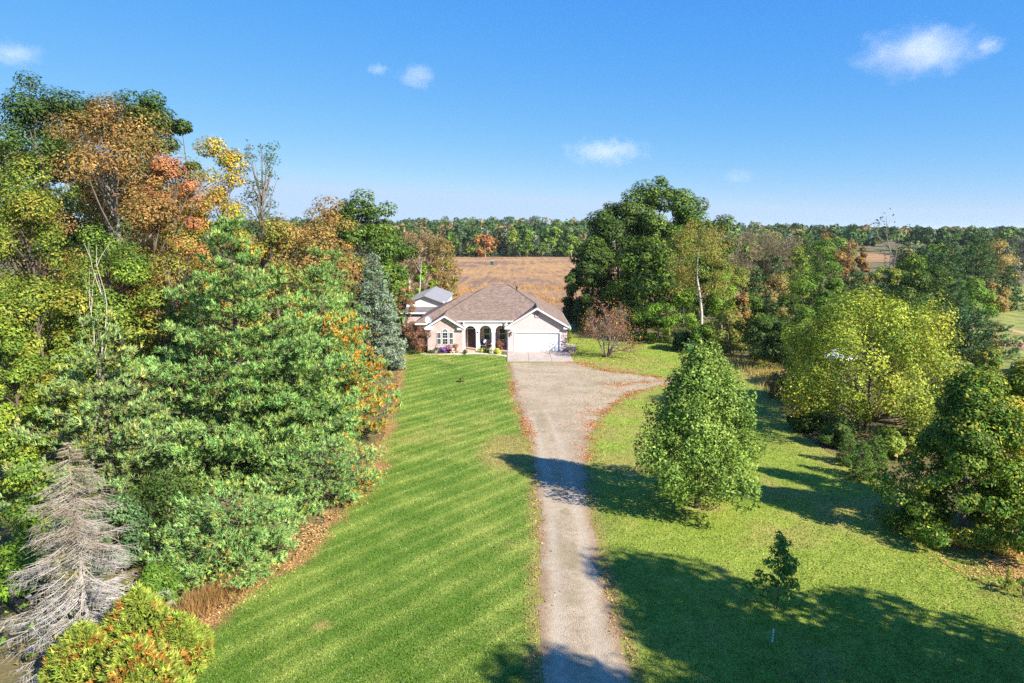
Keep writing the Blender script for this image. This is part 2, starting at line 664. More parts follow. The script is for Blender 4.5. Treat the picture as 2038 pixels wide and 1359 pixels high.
def bare_arrays(h, seed=1, levels=4, leaves_per_tip=0, leaf=0.25, pal=None, trunk_frac=0.3, r0=None, spread=0.55, up=0.18, stems=1, kids=(3, 4), shrink=0.68, scatter=0.35, wob=0.12):
    rng = np.random.default_rng(seed)
    segs, tips = [], []
    L = h * trunk_frac
    for s in range(stems):
        a = rng.uniform(0, 6.28)
        d = norm(np.array([[0.35 * math.cos(a) * (stems > 1), 0.35 * math.sin(a) * (stems > 1), 1]]))[0]
        grow(segs, tips, (0, 0, -0.2), d, L, r0 or h * 0.013, levels, rng, spread, kids, up, shrink, wob)
    S = np.array(segs)
    k = h / max(S[:, 5].max(), 0.1)
    S[:, :6] *= k
    S[:, 6:] = np.maximum(S[:, 6:], 0.006)
    V = F = col = None
    if leaves_per_tip:
        T = np.array([t[0] for t in tips]) * k
        n = len(T) * leaves_per_tip
        P = np.repeat(T, leaves_per_tip, 0) + rng.normal(0, scatter, (n, 3))
        V, F = leaf_arrays(P, unit(n, rng) + np.array([0, 0, 0.5]), leaf * rng.uniform(0.6, 1.3, n), 0.7, rng)
        col = pick_colors(pal, n, rng, 0.25)
    return S, V, F, col


def bare(name, label, loc, bark=None, cat="tree", group=None, **kw):
    S, V, F, col = bare_arrays(**kw)
    root = empty(name, (loc[0], loc[1], 0), label, cat, group)
    link("trunk", segs_mesh("trunk", S, bark or M_TWIG, 4), root)
    if V is not None:
        link("crown", np_mesh("crown", V, [F], [col], mats=[M_LEAF]), root)
    return root


def copy_tree(root, loc, scale=1.0, rot=0.0, label=None):
    r = root.copy()
    COL.objects.link(r)
    r.location = loc
    r.scale = (scale,) * 3 if not isinstance(scale, tuple) else scale
    r.rotation_euler[2] = rot
    if label:
        r["label"] = label
    for ch in root.children:
        c = ch.copy()
        COL.objects.link(c)
        c.parent = r
    return r


# palettes (leaf colours of the species, linear albedo)
OAK = [(lin(54, 74, 30), 4), (lin(68, 88, 36), 3), (lin(84, 98, 42), 1)]
OAK_TAN = OAK + [(lin(110, 98, 52), 0.5)]
GREEN = [(lin(74, 102, 36), 3), (lin(92, 118, 42), 3), (lin(116, 132, 48), 2)]
BRIGHT = [(lin(104, 134, 42), 3), (lin(124, 148, 48), 3), (lin(90, 116, 42), 2)]
YELGREEN = [(lin(110, 122, 48), 3), (lin(130, 138, 54), 3), (lin(82, 102, 42), 3), (lin(150, 138, 60), 1.3)]
YELLOW = [(lin(164, 166, 58), 3), (lin(150, 158, 56), 3), (lin(128, 144, 52), 3), (lin(176, 164, 60), 0.8)]
GOLD = [(lin(196, 152, 52), 3), (lin(182, 140, 50), 2), (lin(160, 134, 52), 2)]
BROWN = [(lin(136, 100, 58), 3), (lin(118, 88, 56), 2), (lin(146, 116, 64), 2), (lin(104, 96, 52), 1)]
RUST = [(lin(142, 106, 64), 3), (lin(124, 94, 60), 3), (lin(152, 120, 70), 2), (lin(104, 98, 56), 2)]
PINK = [(lin(188, 116, 92), 3), (lin(176, 104, 74), 2), (lin(176, 130, 78), 2)]
ORANGE = [(lin(162, 106, 60), 3), (lin(146, 94, 56), 2), (lin(140, 112, 66), 1)]
TAN = [(lin(150, 126, 78), 3), (lin(136, 114, 70), 2), (lin(120, 110, 62), 2)]
PLUM = [(lin(104, 70, 62), 3), (lin(122, 84, 66), 2), (lin(136, 102, 72), 1)]
PINE = [(lin(112, 142, 86), 3), (lin(126, 152, 92), 3), (lin(100, 126, 70), 2), (lin(142, 154, 88), 1.5)]
PINE_DK = [(lin(72, 98, 66), 3), (lin(84, 110, 72), 2), (lin(96, 112, 70), 1)]
PINE_OLD = [(lin(206, 150, 60), 3), (lin(192, 128, 48), 2), (lin(176, 144, 66), 2)]
BLUE = [(lin(132, 144, 134), 3), (lin(116, 130, 120), 3), (lin(146, 156, 144), 1.5)]
CEDAR = [(lin(146, 154, 66), 3), (lin(126, 142, 60), 3), (lin(160, 162, 80), 2), (lin(104, 122, 52), 1.5)]
CEDAR_OLD = [(lin(166, 118, 58), 3), (lin(142, 98, 54), 2), (lin(178, 140, 66), 1)]

# ------------------------------------------------------------------ ground, lawn, drive
def terrain(x, y):
    x = np.asarray(x, float)
    y = np.asarray(y, float)
    s = np.clip((y - 380) / 450, 0, 1)
    s = s * s * (3 - 2 * s)
    side = np.clip(1 - (x - 60) / 420, 0.0, 1)
    side = side * side * (3 - 2 * side)
    far = np.clip((y - 1500) / 2500, 0, 1)
    return s * (2.5 + 8.0 * side) * (1 - far) * (0.85 + 0.3 * vnoise(x / 160, y / 160, 3))


def grid_mesh(name, xs, ys, zf, mat):
    X, Y = np.meshgrid(xs, ys)
    V = np.stack([X.ravel(), Y.ravel(), zf(X.ravel(), Y.ravel())], 1)
    nx, ny = len(xs), len(ys)
    i = (np.arange(ny - 1)[:, None] * nx + np.arange(nx - 1)[None]).ravel()
    F = np.stack([i, i + 1, i + nx + 1, i + nx], 1)
    return np_mesh(name, V, [F], smooth=True, mats=[mat])


m, nt, b = new_mat("rough_ground")
v = coords(nt, False)
n1, n2, n3 = noise(nt, v, 0.05, 4), noise(nt, v, 0.9, 5), noise(nt, v, 9, 4)
c = mix(nt, n1, ramp(nt, n2, [(0.3, lin(86, 84, 44)), (0.55, lin(128, 112, 66)), (0.75, lin(100, 104, 48))]), ramp(nt, n2, [(0.3, lin(92, 70, 44)), (0.6, lin(134, 104, 64)), (0.8, lin(112, 96, 54))]))
c = mix(nt, 0.6, c, ramp(nt, n3, [(0.3, (0.45, 0.45, 0.45)), (0.7, (1.35, 1.35, 1.35))]), "MULTIPLY")
c = mix(nt, 0.3, c, lin(88, 98, 48))
nt.links.new(c, b.inputs["Base Color"])
b.inputs["Roughness"].default_value = 1.0
bump(nt, b, n3, 0.8, 0.08)
M_GROUND = m

far = [0, 30, 60, 90, 120, 160, 200, 250, 300, 350, 400, 450, 500, 550, 600, 650, 700, 760, 830, 900, 1000, 1150, 1300, 1500, 1800, 2200, 2800, 3600, 5000, 7000, 9500]
xs = np.array(sorted([-a for a in far[1:]] + far), float)
ys = np.array([-400, -200, -100, -50] + far, float)
ground = link("ground", grid_mesh("ground", xs, ys, lambda x, y: terrain(x, y) - 0.05, M_GROUND))
tag(ground, kind="structure")

# lawn outline: the tan pine-needle edge on the left, the hedgerow on the right
LAWN_L = [(y, x) for x, y in [(-17, 12), (-12.6, 19.5), (-11.2, 22.7), (-9.1, 28.6), (-8.6, 32), (-8.0, 37.7), (-8.6, 43), (-9.2, 50), (-10.2, 60), (-11.6, 70), (-12.6, 77.6), (-13.5, 84)]]
LAWN_R = [(y, x) for x, y in [(34, 12), (32, 22), (26, 27.5), (21.5, 30), (20.5, 36), (19.6, 44), (20.5, 50), (22, 58), (22.5, 68), (20.5, 80), (18.5, 88), (16, 100)]]
lx = lambda y: np.interp(y, [a for a, _ in LAWN_L], [b_ for _, b_ in LAWN_L])
rx = lambda y: np.interp(y, [a for a, _ in LAWN_R], [b_ for _, b_ in LAWN_R])

DRV_L = [gp(*p) for p in [(1074, 1500), (1075, 1359), (1070, 1290), (1072, 1200), (1072, 1100), (1068, 1000), (1062, 930), (1052, 870), (1040, 830), (1022, 792), (1019, 760), (1012, 722)]]
DRV_R = [gp(*p) for p in [(1310, 1500), (1266, 1359), (1256, 1325), (1232, 1250), (1212, 1180), (1195, 1110), (1184, 1060), (1173, 1000), (1168, 930), (1174, 872), (1190, 840), (1222, 803), (1258, 783), (1322, 766), (1350, 762), (1352, 754), (1322, 754), (1270, 744), (1206, 738), (1186, 733), (1150, 722), (1132, 721)]]


def seg_dist(x, y, pl):
    """distance of points to a polyline"""
    P = np.stack([np.asarray(x, float), np.asarray(y, float)], -1)
    best = np.full(P.shape[:-1], 1e9)
    for a, c_ in zip(pl[:-1], pl[1:]):
        a, c_ = np.array(a), np.array(c_)
        ab = c_ - a
        t = np.clip(((P - a) @ ab) / max(ab @ ab, 1e-9), 0, 1)
        best = np.minimum(best, np.linalg.norm(P - (a + t[..., None] * ab), axis=-1))
    return best


def sm(a, b_, x):
    t = np.clip((x - a) / (b_ - a), 0, 1)
    return t * t * (3 - 2 * t)


def lawn_color(x, y):
    """turf colour (mown stripes, dry patches, worn edges) by place"""
    x = np.asarray(x, float)
    y = np.asarray(y, float)
    g1 = np.array(lin(90, 119, 37))
    g2 = np.array(lin(152, 163, 74))
    lime = np.array(lin(150, 162, 62))
    straw = np.array(lin(158, 140, 82))
    needle = np.array(lin(166, 126, 82))
    big = fbm(x / 9, y / 9, 1)
    med = fbm(x / 1.7, y / 1.7, 5)
    fine = fbm(x / 0.3, y / 0.3, 9)
    right = sm(2.5, 6.0, x + 0 * y)
    warp = 0.6 * (fbm(x / 5, y / 5, 21) - 0.5)
    s = (x * 0.763 - y * 0.646) + warp
    ph = (s / 1.25) % 1.0
    band = np.where((s / 2.5) % 1.0 < 0.5, 0.0, 1.0)
    line = np.exp(-((ph - 0.5) / 0.125) ** 2)
    st = (0.34 * band + 0.85 * line) * (1 - 0.25 * right) * (0.4 + 1.1 * med + 0.9 * (big - 0.5))
    t = np.clip(0.06 + 0.6 * st + 0.6 * (med - 0.42) + 0.35 * (fine - 0.5) + 0.35 * (big - 0.45), 0, 1)[..., None]
    c = g1 * (1 - t) + g2 * t
    c = c * (1 - 0.65 * right[..., None]) + (lime * (0.72 + 0.6 * fine[..., None])) * 0.65 * right[..., None]
    dry = sm(0.53, 0.78, 0.55 * big + 0.45 * med) * (0.45 + 0.25 * right) + 0.3 * sm(0.58, 0.8, fine) * right + 0.55 * right * sm(0.5, 0.72, fbm(x / 3.3, y / 3.3, 93))
    dL = x - lx(y)
    edge = 1 - sm(0.0, 1.2, dL + 1.6 * (med - 0.5))
    d1 = np.minimum(seg_dist(x, y, DRV_L), seg_dist(x, y, DRV_R))
    drv = (1 - sm(0.05, 0.7, d1 + 0.5 * (med - 0.5))) * 0.75
    dR = rx(y) - x
    weed = (1 - sm(-0.5, 3.0, dR + 2.5 * (med - 0.5))) * 0.6
    for (px_, py_, rx_, ry_) in [(890, 718, 0.55, 1.0), (815, 712, 1.2, 0.8), (1010, 900, 2.0, 4.0), (640, 1245, 0.35, 0.35), (1405, 1010, 1.0, 0.7), (1210, 706, 1.0, 0.9), (1255, 735, 2.4, 1.2)]:
        gx, gy = gp(px_, py_)
        q = ((x - gx) / rx_) ** 2 + ((y - gy) / ry_) ** 2
        dry = np.maximum(dry, (1 - sm(0.3, 1.3, q + 0.8 * (med - 0.5))) * 0.8)
    dry = np.clip(np.maximum.reduce([dry, drv, weed]), 0, 1)[..., None]
    c = c * (1 - dry) + straw * (0.7 + 0.6 * fine[..., None]) * dry
    e = np.clip(edge, 0, 1)[..., None]
    return c * (1 - e) + needle * (0.6 + 0.8 * fine[..., None]) * e


step = 0.28
gx = np.arange(-17.5, 36, step)
gy = np.arange(11, 98, step)
GX, GY = np.meshgrid(gx, gy)
jl = 0.5 * (vnoise(GX / 0.8, GY / 0.8, 31) - 0.5)
inside = (GX > lx(GY) + jl) & (GX < rx(GY) + 1.5 * jl)
V = np.stack([GX.ravel(), GY.ravel(), 0.012 * (fbm(GX.ravel() / 0.7, GY.ravel() / 0.7, 77) - 0.5)], 1)
nx = len(gx)
i = (np.arange(len(gy) - 1)[:, None] * nx + np.arange(nx - 1)[None])
q = inside[:-1, :-1] & inside[1:, :-1] & inside[:-1, 1:] & inside[1:, 1:]
i = i[q]
F = np.stack([i, i + 1, i + nx + 1, i + nx], 1)
m, nt, b = new_mat("turf")
a = N(nt, "ShaderNodeAttribute", attribute_name="turf")
v = coords(nt, False)
n2 = noise(nt, v, 11, 5, 0.75)
n3 = noise(nt, v, 3, 3)
c = mix(nt, 0.9, a.outputs["Color"], ramp(nt, n2, [(0.25, (0.35, 0.4, 0.3)), (0.5, (0.95, 0.95, 0.9)), (0.75, (1.7, 1.6, 1.5))]), "MULTIPLY")
nt.links.new(c, b.inputs["Base Color"])
b.inputs["Roughness"].default_value = 0.9
b.inputs["Specular IOR Level"].default_value = 0.15
bump(nt, b, n2, 0.9, 0.05)
me = np_mesh("lawn", V, [F], smooth=True, mats=[m])
at_ = me.attributes.new("turf", "FLOAT_COLOR", "POINT")
cc = lawn_color(GX.ravel(), GY.ravel())
at_.data.foreach_set("color", np.concatenate([cc, np.ones((len(cc), 1))], 1).astype(np.float32).ravel())
lawn = link("lawn", me)
tag(lawn, kind="structure")

# mown grass blades over the nearer lawn (nobody could count them)
n = 400000
d = 17.5 + 66 * RNG.uniform(0, 1, n) ** 2.1
x = RNG.uniform(-0.8, 0.8, n) * d
x = np.clip(x, -14, 30)
ok = (x > lx(d) - 0.2) & (x < rx(d) - 0.1)
xl = np.interp(d, [p[1] for p in DRV_L], [p[0] for p in DRV_L])
xr = np.interp(d, [p[1] for p in DRV_R[:11]], [p[0] for p in DRV_R[:11]])
wob = 0.14 * (vnoise(x / 0.25, d / 0.25, 8) - 0.5)
ok &= (x < xl + wob) | (x > xr + wob)
x, d = x[ok], d[ok]
n = len(x)
P = np.stack([x, d, np.zeros(n)], 1)
dirv = norm(np.stack([RNG.normal(0.1, 0.5, n), RNG.normal(0.1, 0.5, n), np.ones(n)], 1))
hgt = RNG.uniform(0.025, 0.075, (n, 1)) * (1 + (d[:, None] - 20) / 90)
side = norm(np.cross(dirv, unit(n, RNG))) * (0.010 + 0.00045 * d[:, None])
V = np.stack([P - side, P + side, P + dirv * hgt], 1).reshape(-1, 3)
col = lawn_color(x, d) * np.exp(RNG.normal(0.0, 0.28, (n, 1)))
grass = link("grass", np_mesh("grass", V, [np.arange(3 * n).reshape(n, 3)], [col], mats=[M_GRASSBLADE]))
tag(grass, "short mown grass blades covering the lawn on both sides of the drive", "grass", kind="stuff")


# drive
def resample(pl, s, jit, seed):
    out = []
    rg = np.random.default_rng(seed)
    for (x0, y0), (x1, y1) in zip(pl[:-1], pl[1:]):
        k = max(1, int(math.hypot(x1 - x0, y1 - y0) / s))
        for t in range(k):
            out.append((x0 + (x1 - x0) * t / k + rg.normal(0, jit), y0 + (y1 - y0) * t / k + rg.normal(0, jit)))
    out.append(pl[-1])
    return out


m, nt, b = new_mat("gravel")
v = coords(nt, False)
n1, n2 = noise(nt, v, 0.35, 4), noise(nt, v, 3.5, 5, 0.7)
vo = N(nt, "ShaderNodeTexVoronoi")
vo.inputs["Scale"].default_value = 34
nt.links.new(v, vo.inputs["Vector"])
c = ramp(nt, n1, [(0.3, lin(158, 138, 108)), (0.5, lin(176, 156, 126)), (0.7, lin(188, 168, 136))])
c = mix(nt, 0.75, c, ramp(nt, n2, [(0.25, (0.62, 0.6, 0.56)), (0.55, (1.0, 1.0, 1.0)), (0.8, (1.2, 1.18, 1.15))]), "MULTIPLY")
c = mix(nt, 0.6, c, ramp(nt, vo.outputs["Color"], [(0.0, (0.45, 0.43, 0.4)), (0.5, (1.0, 1.0, 1.0)), (1.0, (1.6, 1.55, 1.5))]), "MULTIPLY")
ea = N(nt, "ShaderNodeAttribute", attribute_name="wear")
es = N(nt, "ShaderNodeSeparateColor")
nt.links.new(ea.outputs["Color"], es.inputs[0])
c = mix(nt, es.outputs[0], c, mix(nt, n2, lin(130, 100, 68), lin(166, 132, 92)))
c = mix(nt, es.outputs[1], c, lin(136, 122, 84))
c = mix(nt, es.outputs[2], c, lin(196, 180, 156))
nt.links.new(c, b.inputs["Base Color"])
b.inputs["Roughness"].default_value = 0.95
bump(nt, b, vo.outputs["Distance"], 0.7, 0.03)
M_GRAVEL = m
from mathutils.geometry import tessellate_polygon
L_ = resample(DRV_L, 0.16, 0.045, 1)
R_ = resample(DRV_R, 0.16, 0.045, 2)
def in_poly(x, y, pl):
    r = np.zeros(x.shape, bool)
    for (x0, y0), (x1, y1) in zip(pl, pl[1:] + pl[:1]):
        k = ((y0 > y) != (y1 > y)) & (x < (x1 - x0) * (y - y0) / (y1 - y0 + 1e-12) + x0)
        r ^= k
    return r


dx, dy = np.arange(-1.2, 18.5, 0.12), np.arange(16.5, 72.2, 0.12)
DX, DY = np.meshgrid(dx, dy)
wobx = DX + 0.5 * (fbm(DX / 0.7, DY / 0.7, 101) - 0.5) + 0.16 * (vnoise(DX / 0.16, DY / 0.16, 102) - 0.5)
ins = in_poly(wobx, DY + 0.3 * (fbm(DX / 0.7, DY / 0.7, 103) - 0.5), L_ + R_[::-1])
q = ins[:-1, :-1] & ins[1:, :-1] & ins[:-1, 1:] & ins[1:, 1:]
nx = len(dx)
i = (np.arange(len(dy) - 1)[:, None] * nx + np.arange(nx - 1)[None])[q]
used = np.zeros(DX.size, bool)
F = np.stack([i, i + 1, i + nx + 1, i + nx], 1)
used[F.ravel()] = True
remap = np.cumsum(used) - 1
vx, vy = DX.ravel()[used], DY.ravel()[used]
xl_d = np.interp(vy, [p[1] for p in DRV_L], [p[0] for p in DRV_L])
eL, eR = seg_dist(vx, vy, DRV_L), seg_dist(vx, vy, DRV_R)
md = fbm(vx / 0.9, vy / 0.9, 105)
sp_ = fbm(vx / 0.22, vy / 0.22, 106)
wear = np.zeros((len(vx), 4))
wear[:, 3] = 1
wear[:, 0] = np.clip((1 - sm(0.0, 0.55, np.minimum(eL, eR) + 0.7 * (md - 0.5))) * (0.35 + 0.9 * sp_), 0, 0.9)
wear[:, 1] = np.clip(sm(0.56, 0.75, md) * np.exp(-((eL - 1.25) / 0.4) ** 2) * (vy < 50) * 0.8 + 0.45 * sm(0.6, 0.8, fbm(vx / 2.2, vy / 2.2, 107)), 0, 0.6)
trk = np.exp(-((eL - 0.68) / 0.24) ** 2) + np.exp(-((eL - 1.95) / 0.24) ** 2)
wear[:, 2] = np.clip(0.4 * trk * (vy < 52) * (0.4 + sp_), 0, 0.6)
zz = -0.004 + 0.02 * sm(0.0, 0.7, np.minimum(eL, eR)) - 0.01 * trk * (vy < 52) + 0.01 * (md - 0.5)
me = np_mesh("driveway", np.stack([vx, vy, zz + 0.012], 1), [remap[F]], smooth=True, mats=[M_GRAVEL])
wa = me.attributes.new("wear", "FLOAT_COLOR", "POINT")
wa.data.foreach_set("color", wear.astype(np.float32).ravel())
tag(link("driveway", me), kind="structure")

# fallen leaves along the drive, under the right-hand maple and on the needle strip
LP, LCOL = [], []
RED = [(lin(176, 104, 70), 3), (lin(162, 96, 64), 2), (lin(188, 136, 96), 3), (lin(150, 108, 78), 2)]
DRYL = [(lin(176, 136, 92), 3), (lin(158, 118, 80), 2), (lin(190, 156, 112), 1)]


def litter_along(pl, n, sx, pal, bias=0.0):
    pts = np.array(resample(pl, 0.2, 0, 1))
    p = pts[RNG.integers(0, len(pts), n)] + RNG.normal(0, 1, (n, 2)) * sx + np.array([bias, 0])
    p = p[fbm(p[:, 0] / 0.8, p[:, 1] / 0.8, 71) + RNG.normal(0, 0.08, n) > 0.5]
    n = len(p)
    LP.append(p)
    LCOL.append(pick_colors(pal, n, RNG, 0.25))


litter_along(DRV_L[4:8], 900, 0.22, DRYL)
litter_along(DRV_L[:5], 1100, 0.22, DRYL, -0.1)
litter_along(DRV_L[7:11], 2600, 0.35, RED, 0.15)
litter_along(DRV_R[1:6], 900, 0.2, DRYL)
litter_along(DRV_R[8:14], 4200, 0.4, RED, -0.15)
litter_along(DRV_R[13:22], 4200, 0.45, RED)
litter_along([gp(1215, 765), gp(1320, 760)], 2600, 0.7, RED)
litter_along([gp(1150, 850), gp(1200, 800), gp(1230, 770)], 1800, 0.7, RED)
litter_along([(a_, y_) for y_, a_ in LAWN_L[1:7]], 11000, 0.5, DRYL, -0.2)
litter_along([gp(1940, 1105), gp(2070, 1140)], 15000, 1.0, [(lin(184, 148, 100), 3), (lin(166, 124, 80), 2), (lin(204, 172, 122), 1)])
litter_along([gp(1960, 1090), gp(2080, 1110)], 2600, 1.2, [(lin(190, 132, 78), 3), (lin(168, 106, 62), 2)])
litter_along([gp(1208, 710), gp(1212, 711)], 500, 0.7, RED)
litter_along([gp(1015, 725), gp(1130, 728)], 250, 0.5, RED)
litter_along([gp(1060, 760), gp(1150, 800), gp(1110, 1000), gp(1140, 1200)], 900, 1.2, DRYL)
LP, LCOL = np.concatenate(LP), np.concatenate(LCOL)
n = len(LP)
P = np.concatenate([LP, RNG.uniform(0.022, 0.045, (n, 1))], 1)
V, F = leaf_arrays(P, np.array([0, 0, 1.0]) + 0.45 * unit(n, RNG), (0.055 + 0.0008 * P[:, 1]) * RNG.uniform(0.6, 1.4, n), 0.8, RNG)
tag(link("fallen_leaves", np_mesh("fallen_leaves", V, [F], [LCOL], mats=[M_LITTER])), "red and tan fallen leaves along the drive edges and under trees", "leaves", kind="stuff")

# harvested field behind the house
m, nt, b = new_mat("stubble_field")
v = coords(nt, False)
mp = N(nt, "ShaderNodeMapping")
mp.inputs["Scale"].default_value = (0.55, 0.05, 1)
mp.inputs["Rotation"].default_value = (0, 0, R(4))
nt.links.new(v, mp.inputs[0])
n1, n2, n3 = noise(nt, v, 0.03, 5, 0.7), noise(nt, mp.outputs[0], 1.0, 4, 0.65), noise(nt, v, 0.9, 5, 0.75)
mp2 = N(nt, "ShaderNodeMapping")
mp2.inputs["Scale"].default_value = (0.02, 0.09, 1)
nt.links.new(v, mp2.inputs[0])
n4 = noise(nt, mp2.outputs[0], 1.0, 4, 0.6)
fac = mix(nt, 0.5, n1, n2)
fac = mix(nt, 0.06, fac, n4)
c = ramp(nt, fac, [(0.34, lin(106, 82, 66)), (0.45, lin(136, 104, 76)), (0.52, lin(168, 126, 76)), (0.61, lin(182, 140, 78)), (0.74, lin(142, 126, 70))])
c = mix(nt, 0.8, c, ramp(nt, n3, [(0.25, (0.55, 0.53, 0.5)), (0.5, (1, 1, 1)), (0.75, (1.35, 1.3, 1.25))]), "MULTIPLY")
nt.links.new(c, b.inputs["Base Color"])
b.inputs["Roughness"].default_value = 1
bump(nt, b, n3, 0.8, 0.25)
M_FIELD = m


def sheet(name, pts, z, mat, res=None):
    me = bpy.data.meshes.new(name)
    pv = [Vector((p[0], p[1], z)) for p in pts]
    me.from_pydata([tuple(p) for p in pv], [], [tuple(t) for t in tessellate_polygon([pv])])
    me.materials.append(mat)
    me.update()
    if me.polygons[0].normal.z < 0:
        me.flip_normals()
    return tag(link(name, me), kind="structure")


sheet("field", [(-34, 112), (-20, 108), (6, 108), (30, 112), (60, 150), (80, 240), (98, 330), (60, 338), (0, 346), (-40, 350), (-66, 345), (-60, 250), (-48, 170)], 0.02, M_FIELD)
_tp = [gp(884, 594), gp(905, 577), gp(930, 560), gp(950, 545), gp(966, 535)]
_tj = [0.5 * math.sin(3.1 * k) for k in range(5)]
sheet("farm_track", [(p[0] - 0.7 + _tj[k] * 0.4, p[1]) for k, p in enumerate(_tp)] + [(p[0] + 0.7 + _tj[k] * 0.5, p[1]) for k, p in reversed(list(enumerate(_tp)))], 0.05, plain("track_grass", lin(158, 122, 76), 1.0, 0.3, 0.9))
sheet("far_field", [gp(1700, 492), gp(1815, 492), gp(1800, 520), gp(1715, 522)], 0.02, M_FIELD)
M_MEADOW = plain("meadow_grass", lin(112, 128, 56), 1.0, 0.35, 0.6)
sheet("meadow", [(-24, 94), (-9, 98), (16, 98), (18, 106), (-14, 116), (-26, 112)], 0.025, M_MEADOW)
M_PASTURE = plain("pasture_grass", lin(134, 136, 60), 1.0, 0.5, 0.5, bmp=0.15)
sheet("pasture", [(44, 58), (70, 56), (120, 70), (150, 120), (130, 175), (96, 170), (70, 120), (52, 88)], 0.02, M_PASTURE)
M_SOIL = plain("bare_soil", lin(156, 112, 92), 1.0, 0.3, 0.8, bmp=0.05)
sheet("soil_bank", [gp(1965, 681), gp(2000, 679), gp(2060, 684), gp(2100, 692), gp(2060, 698), gp(2010, 692), gp(1970, 688)], 0.04, M_SOIL)
M_TRACK = plain("dirt_track", lin(190, 146, 100), 1.0, 0.2, 0.8)
sheet("dirt_path", [gp(1995, 652), gp(2010, 654), gp(2045, 663), gp(2060, 668), gp(2045, 667), gp(2012, 660)], 0.04, M_TRACK)
# ------------------------------------------------------------------ house
def masonry(name, c1, c2, mortar, w, h, proj="wall", var=0.5, mort=0.012, bmp=0.02, rough=0.9):
    m, nt, b = new_mat(name)
    geo = N(nt, "ShaderNodeNewGeometry")
    sp = N(nt, "ShaderNodeSeparateXYZ")
    nt.links.new(geo.outputs["Position"], sp.inputs[0])
    ad = N(nt, "ShaderNodeMath", operation="ADD")
    nt.links.new(sp.outputs[0], ad.inputs[0])
    nt.links.new(sp.outputs[1], ad.inputs[1])
    cb = N(nt, "ShaderNodeCombineXYZ")
    nt.links.new(ad.outputs[0], cb.inputs[0])
    nt.links.new(sp.outputs[2], cb.inputs[1])
    br = N(nt, "ShaderNodeTexBrick")
    br.inputs["Scale"].default_value = 1.0
    br.inputs["Brick Width"].default_value = w
    br.inputs["Row Height"].default_value = h
    br.inputs["Mortar Size"].default_value = mort
    br.inputs["Bias"].default_value = 0.0
    br.inputs["Color1"].default_value = (*c1, 1)
    br.inputs["Color2"].default_value = (*c2, 1)
    br.inputs["Mortar"].default_value = (*mortar, 1)
    nt.links.new(cb.outputs[0], br.inputs["Vector"])
    n = noise(nt, geo.outputs["Position"], 2.2, 4, 0.7)
    n2 = noise(nt, geo.outputs["Position"], 9, 3, 0.7)
    c = mix(nt, var, br.outputs[0], ramp(nt, n, [(0.3, (0.7, 0.68, 0.66)), (0.7, (1.25, 1.22, 1.2))]), "MULTIPLY")
    c = mix(nt, var, c, ramp(nt, n2, [(0.3, (0.6, 0.6, 0.6)), (0.7, (1.4, 1.4, 1.4))]), "MULTIPLY")
    nt.links.new(c, b.inputs["Base Color"])
    b.inputs["Roughness"].default_value = rough
    bump(nt, b, br.outputs["Fac"], -0.6, bmp)
    return m


M_BRICK = masonry("pale_brick", lin(200, 170, 162), lin(170, 138, 132), lin(206, 190, 184), 0.21, 0.08)
M_ROOF = masonry("brown_shingle", lin(148, 125, 108), lin(118, 99, 85), lin(96, 82, 72), 0.3, 0.065, var=0.8, mort=0.006)
M_SIDING = plain("pink_beige_siding", lin(200, 178, 174), 0.6, 0.05, 1.5)
M_WHITE = plain("white_paint", (0.76, 0.76, 0.75), 0.5, 0.04, 2)
M_DOORW = plain("garage_door_white", (0.8, 0.8, 0.79), 0.45, 0.03, 1)
M_SOFFIT = plain("soffit", lin(150, 144, 140), 0.7, 0.05)
M_GLASS, _nt, _b = new_mat("window_glass")
_b.inputs["Base Color"].default_value = (0.02, 0.025, 0.03, 1)
_b.inputs["Roughness"].default_value = 0.05
_b.inputs["Specular IOR Level"].default_value = 0.6
_c = ramp(_nt, noise(_nt, coords(_nt), 1.4, 2), [(0.4, (0.012, 0.016, 0.02)), (0.65, (0.06, 0.07, 0.075))])
_nt.links.new(_c, _b.inputs["Base Color"])
M_DOOR = plain("dark_brown_door", lin(78, 58, 50), 0.5, 0.1)
M_CONC = plain("concrete", lin(178, 160, 146), 0.9, 0.16, 1.2, bmp=0.004)
M_CONC2 = plain("porch_concrete", lin(188, 160, 134), 0.9, 0.12, 1.2)
M_DARK = plain("dark_metal", lin(46, 42, 42), 0.4, 0.1)
M_PINKBRICK = masonry("pink_paver", lin(206, 164, 150), lin(188, 148, 134), lin(196, 176, 164), 0.22, 0.09)
M_METAL = plain("grey_metal_roof", lin(146, 144, 144), 0.75, 0.08, 0.5, 0.0)
M_SEAM = plain("roof_seam", lin(134, 132, 132), 0.5, 0.05)
M_CREAM = plain("cream_siding", lin(222, 216, 204), 0.6, 0.05, 1)
M_GREYSH = masonry("grey_shingle", lin(134, 126, 124), lin(112, 106, 106), lin(92, 88, 86), 0.3, 0.06, mort=0.006)

HO = (-1.5, 77.6, 0.0)
house = empty("ranch_house", HO, "single storey pale brick ranch house with brown shingle hip roof and arched porch", "house")


def board(mb, p, q_, h, y0, y1):
    """sloping trim board whose top edge runs p->q in the x,z plane"""
    mb.hexa([(p[0], y0, p[1] - h), (q_[0], y0, q_[1] - h), (q_[0], y1, q_[1] - h), (p[0], y1, p[1] - h), (p[0], y0, p[1]), (q_[0], y0, q_[1]), (q_[0], y1, q_[1]), (p[0], y1, p[1])])


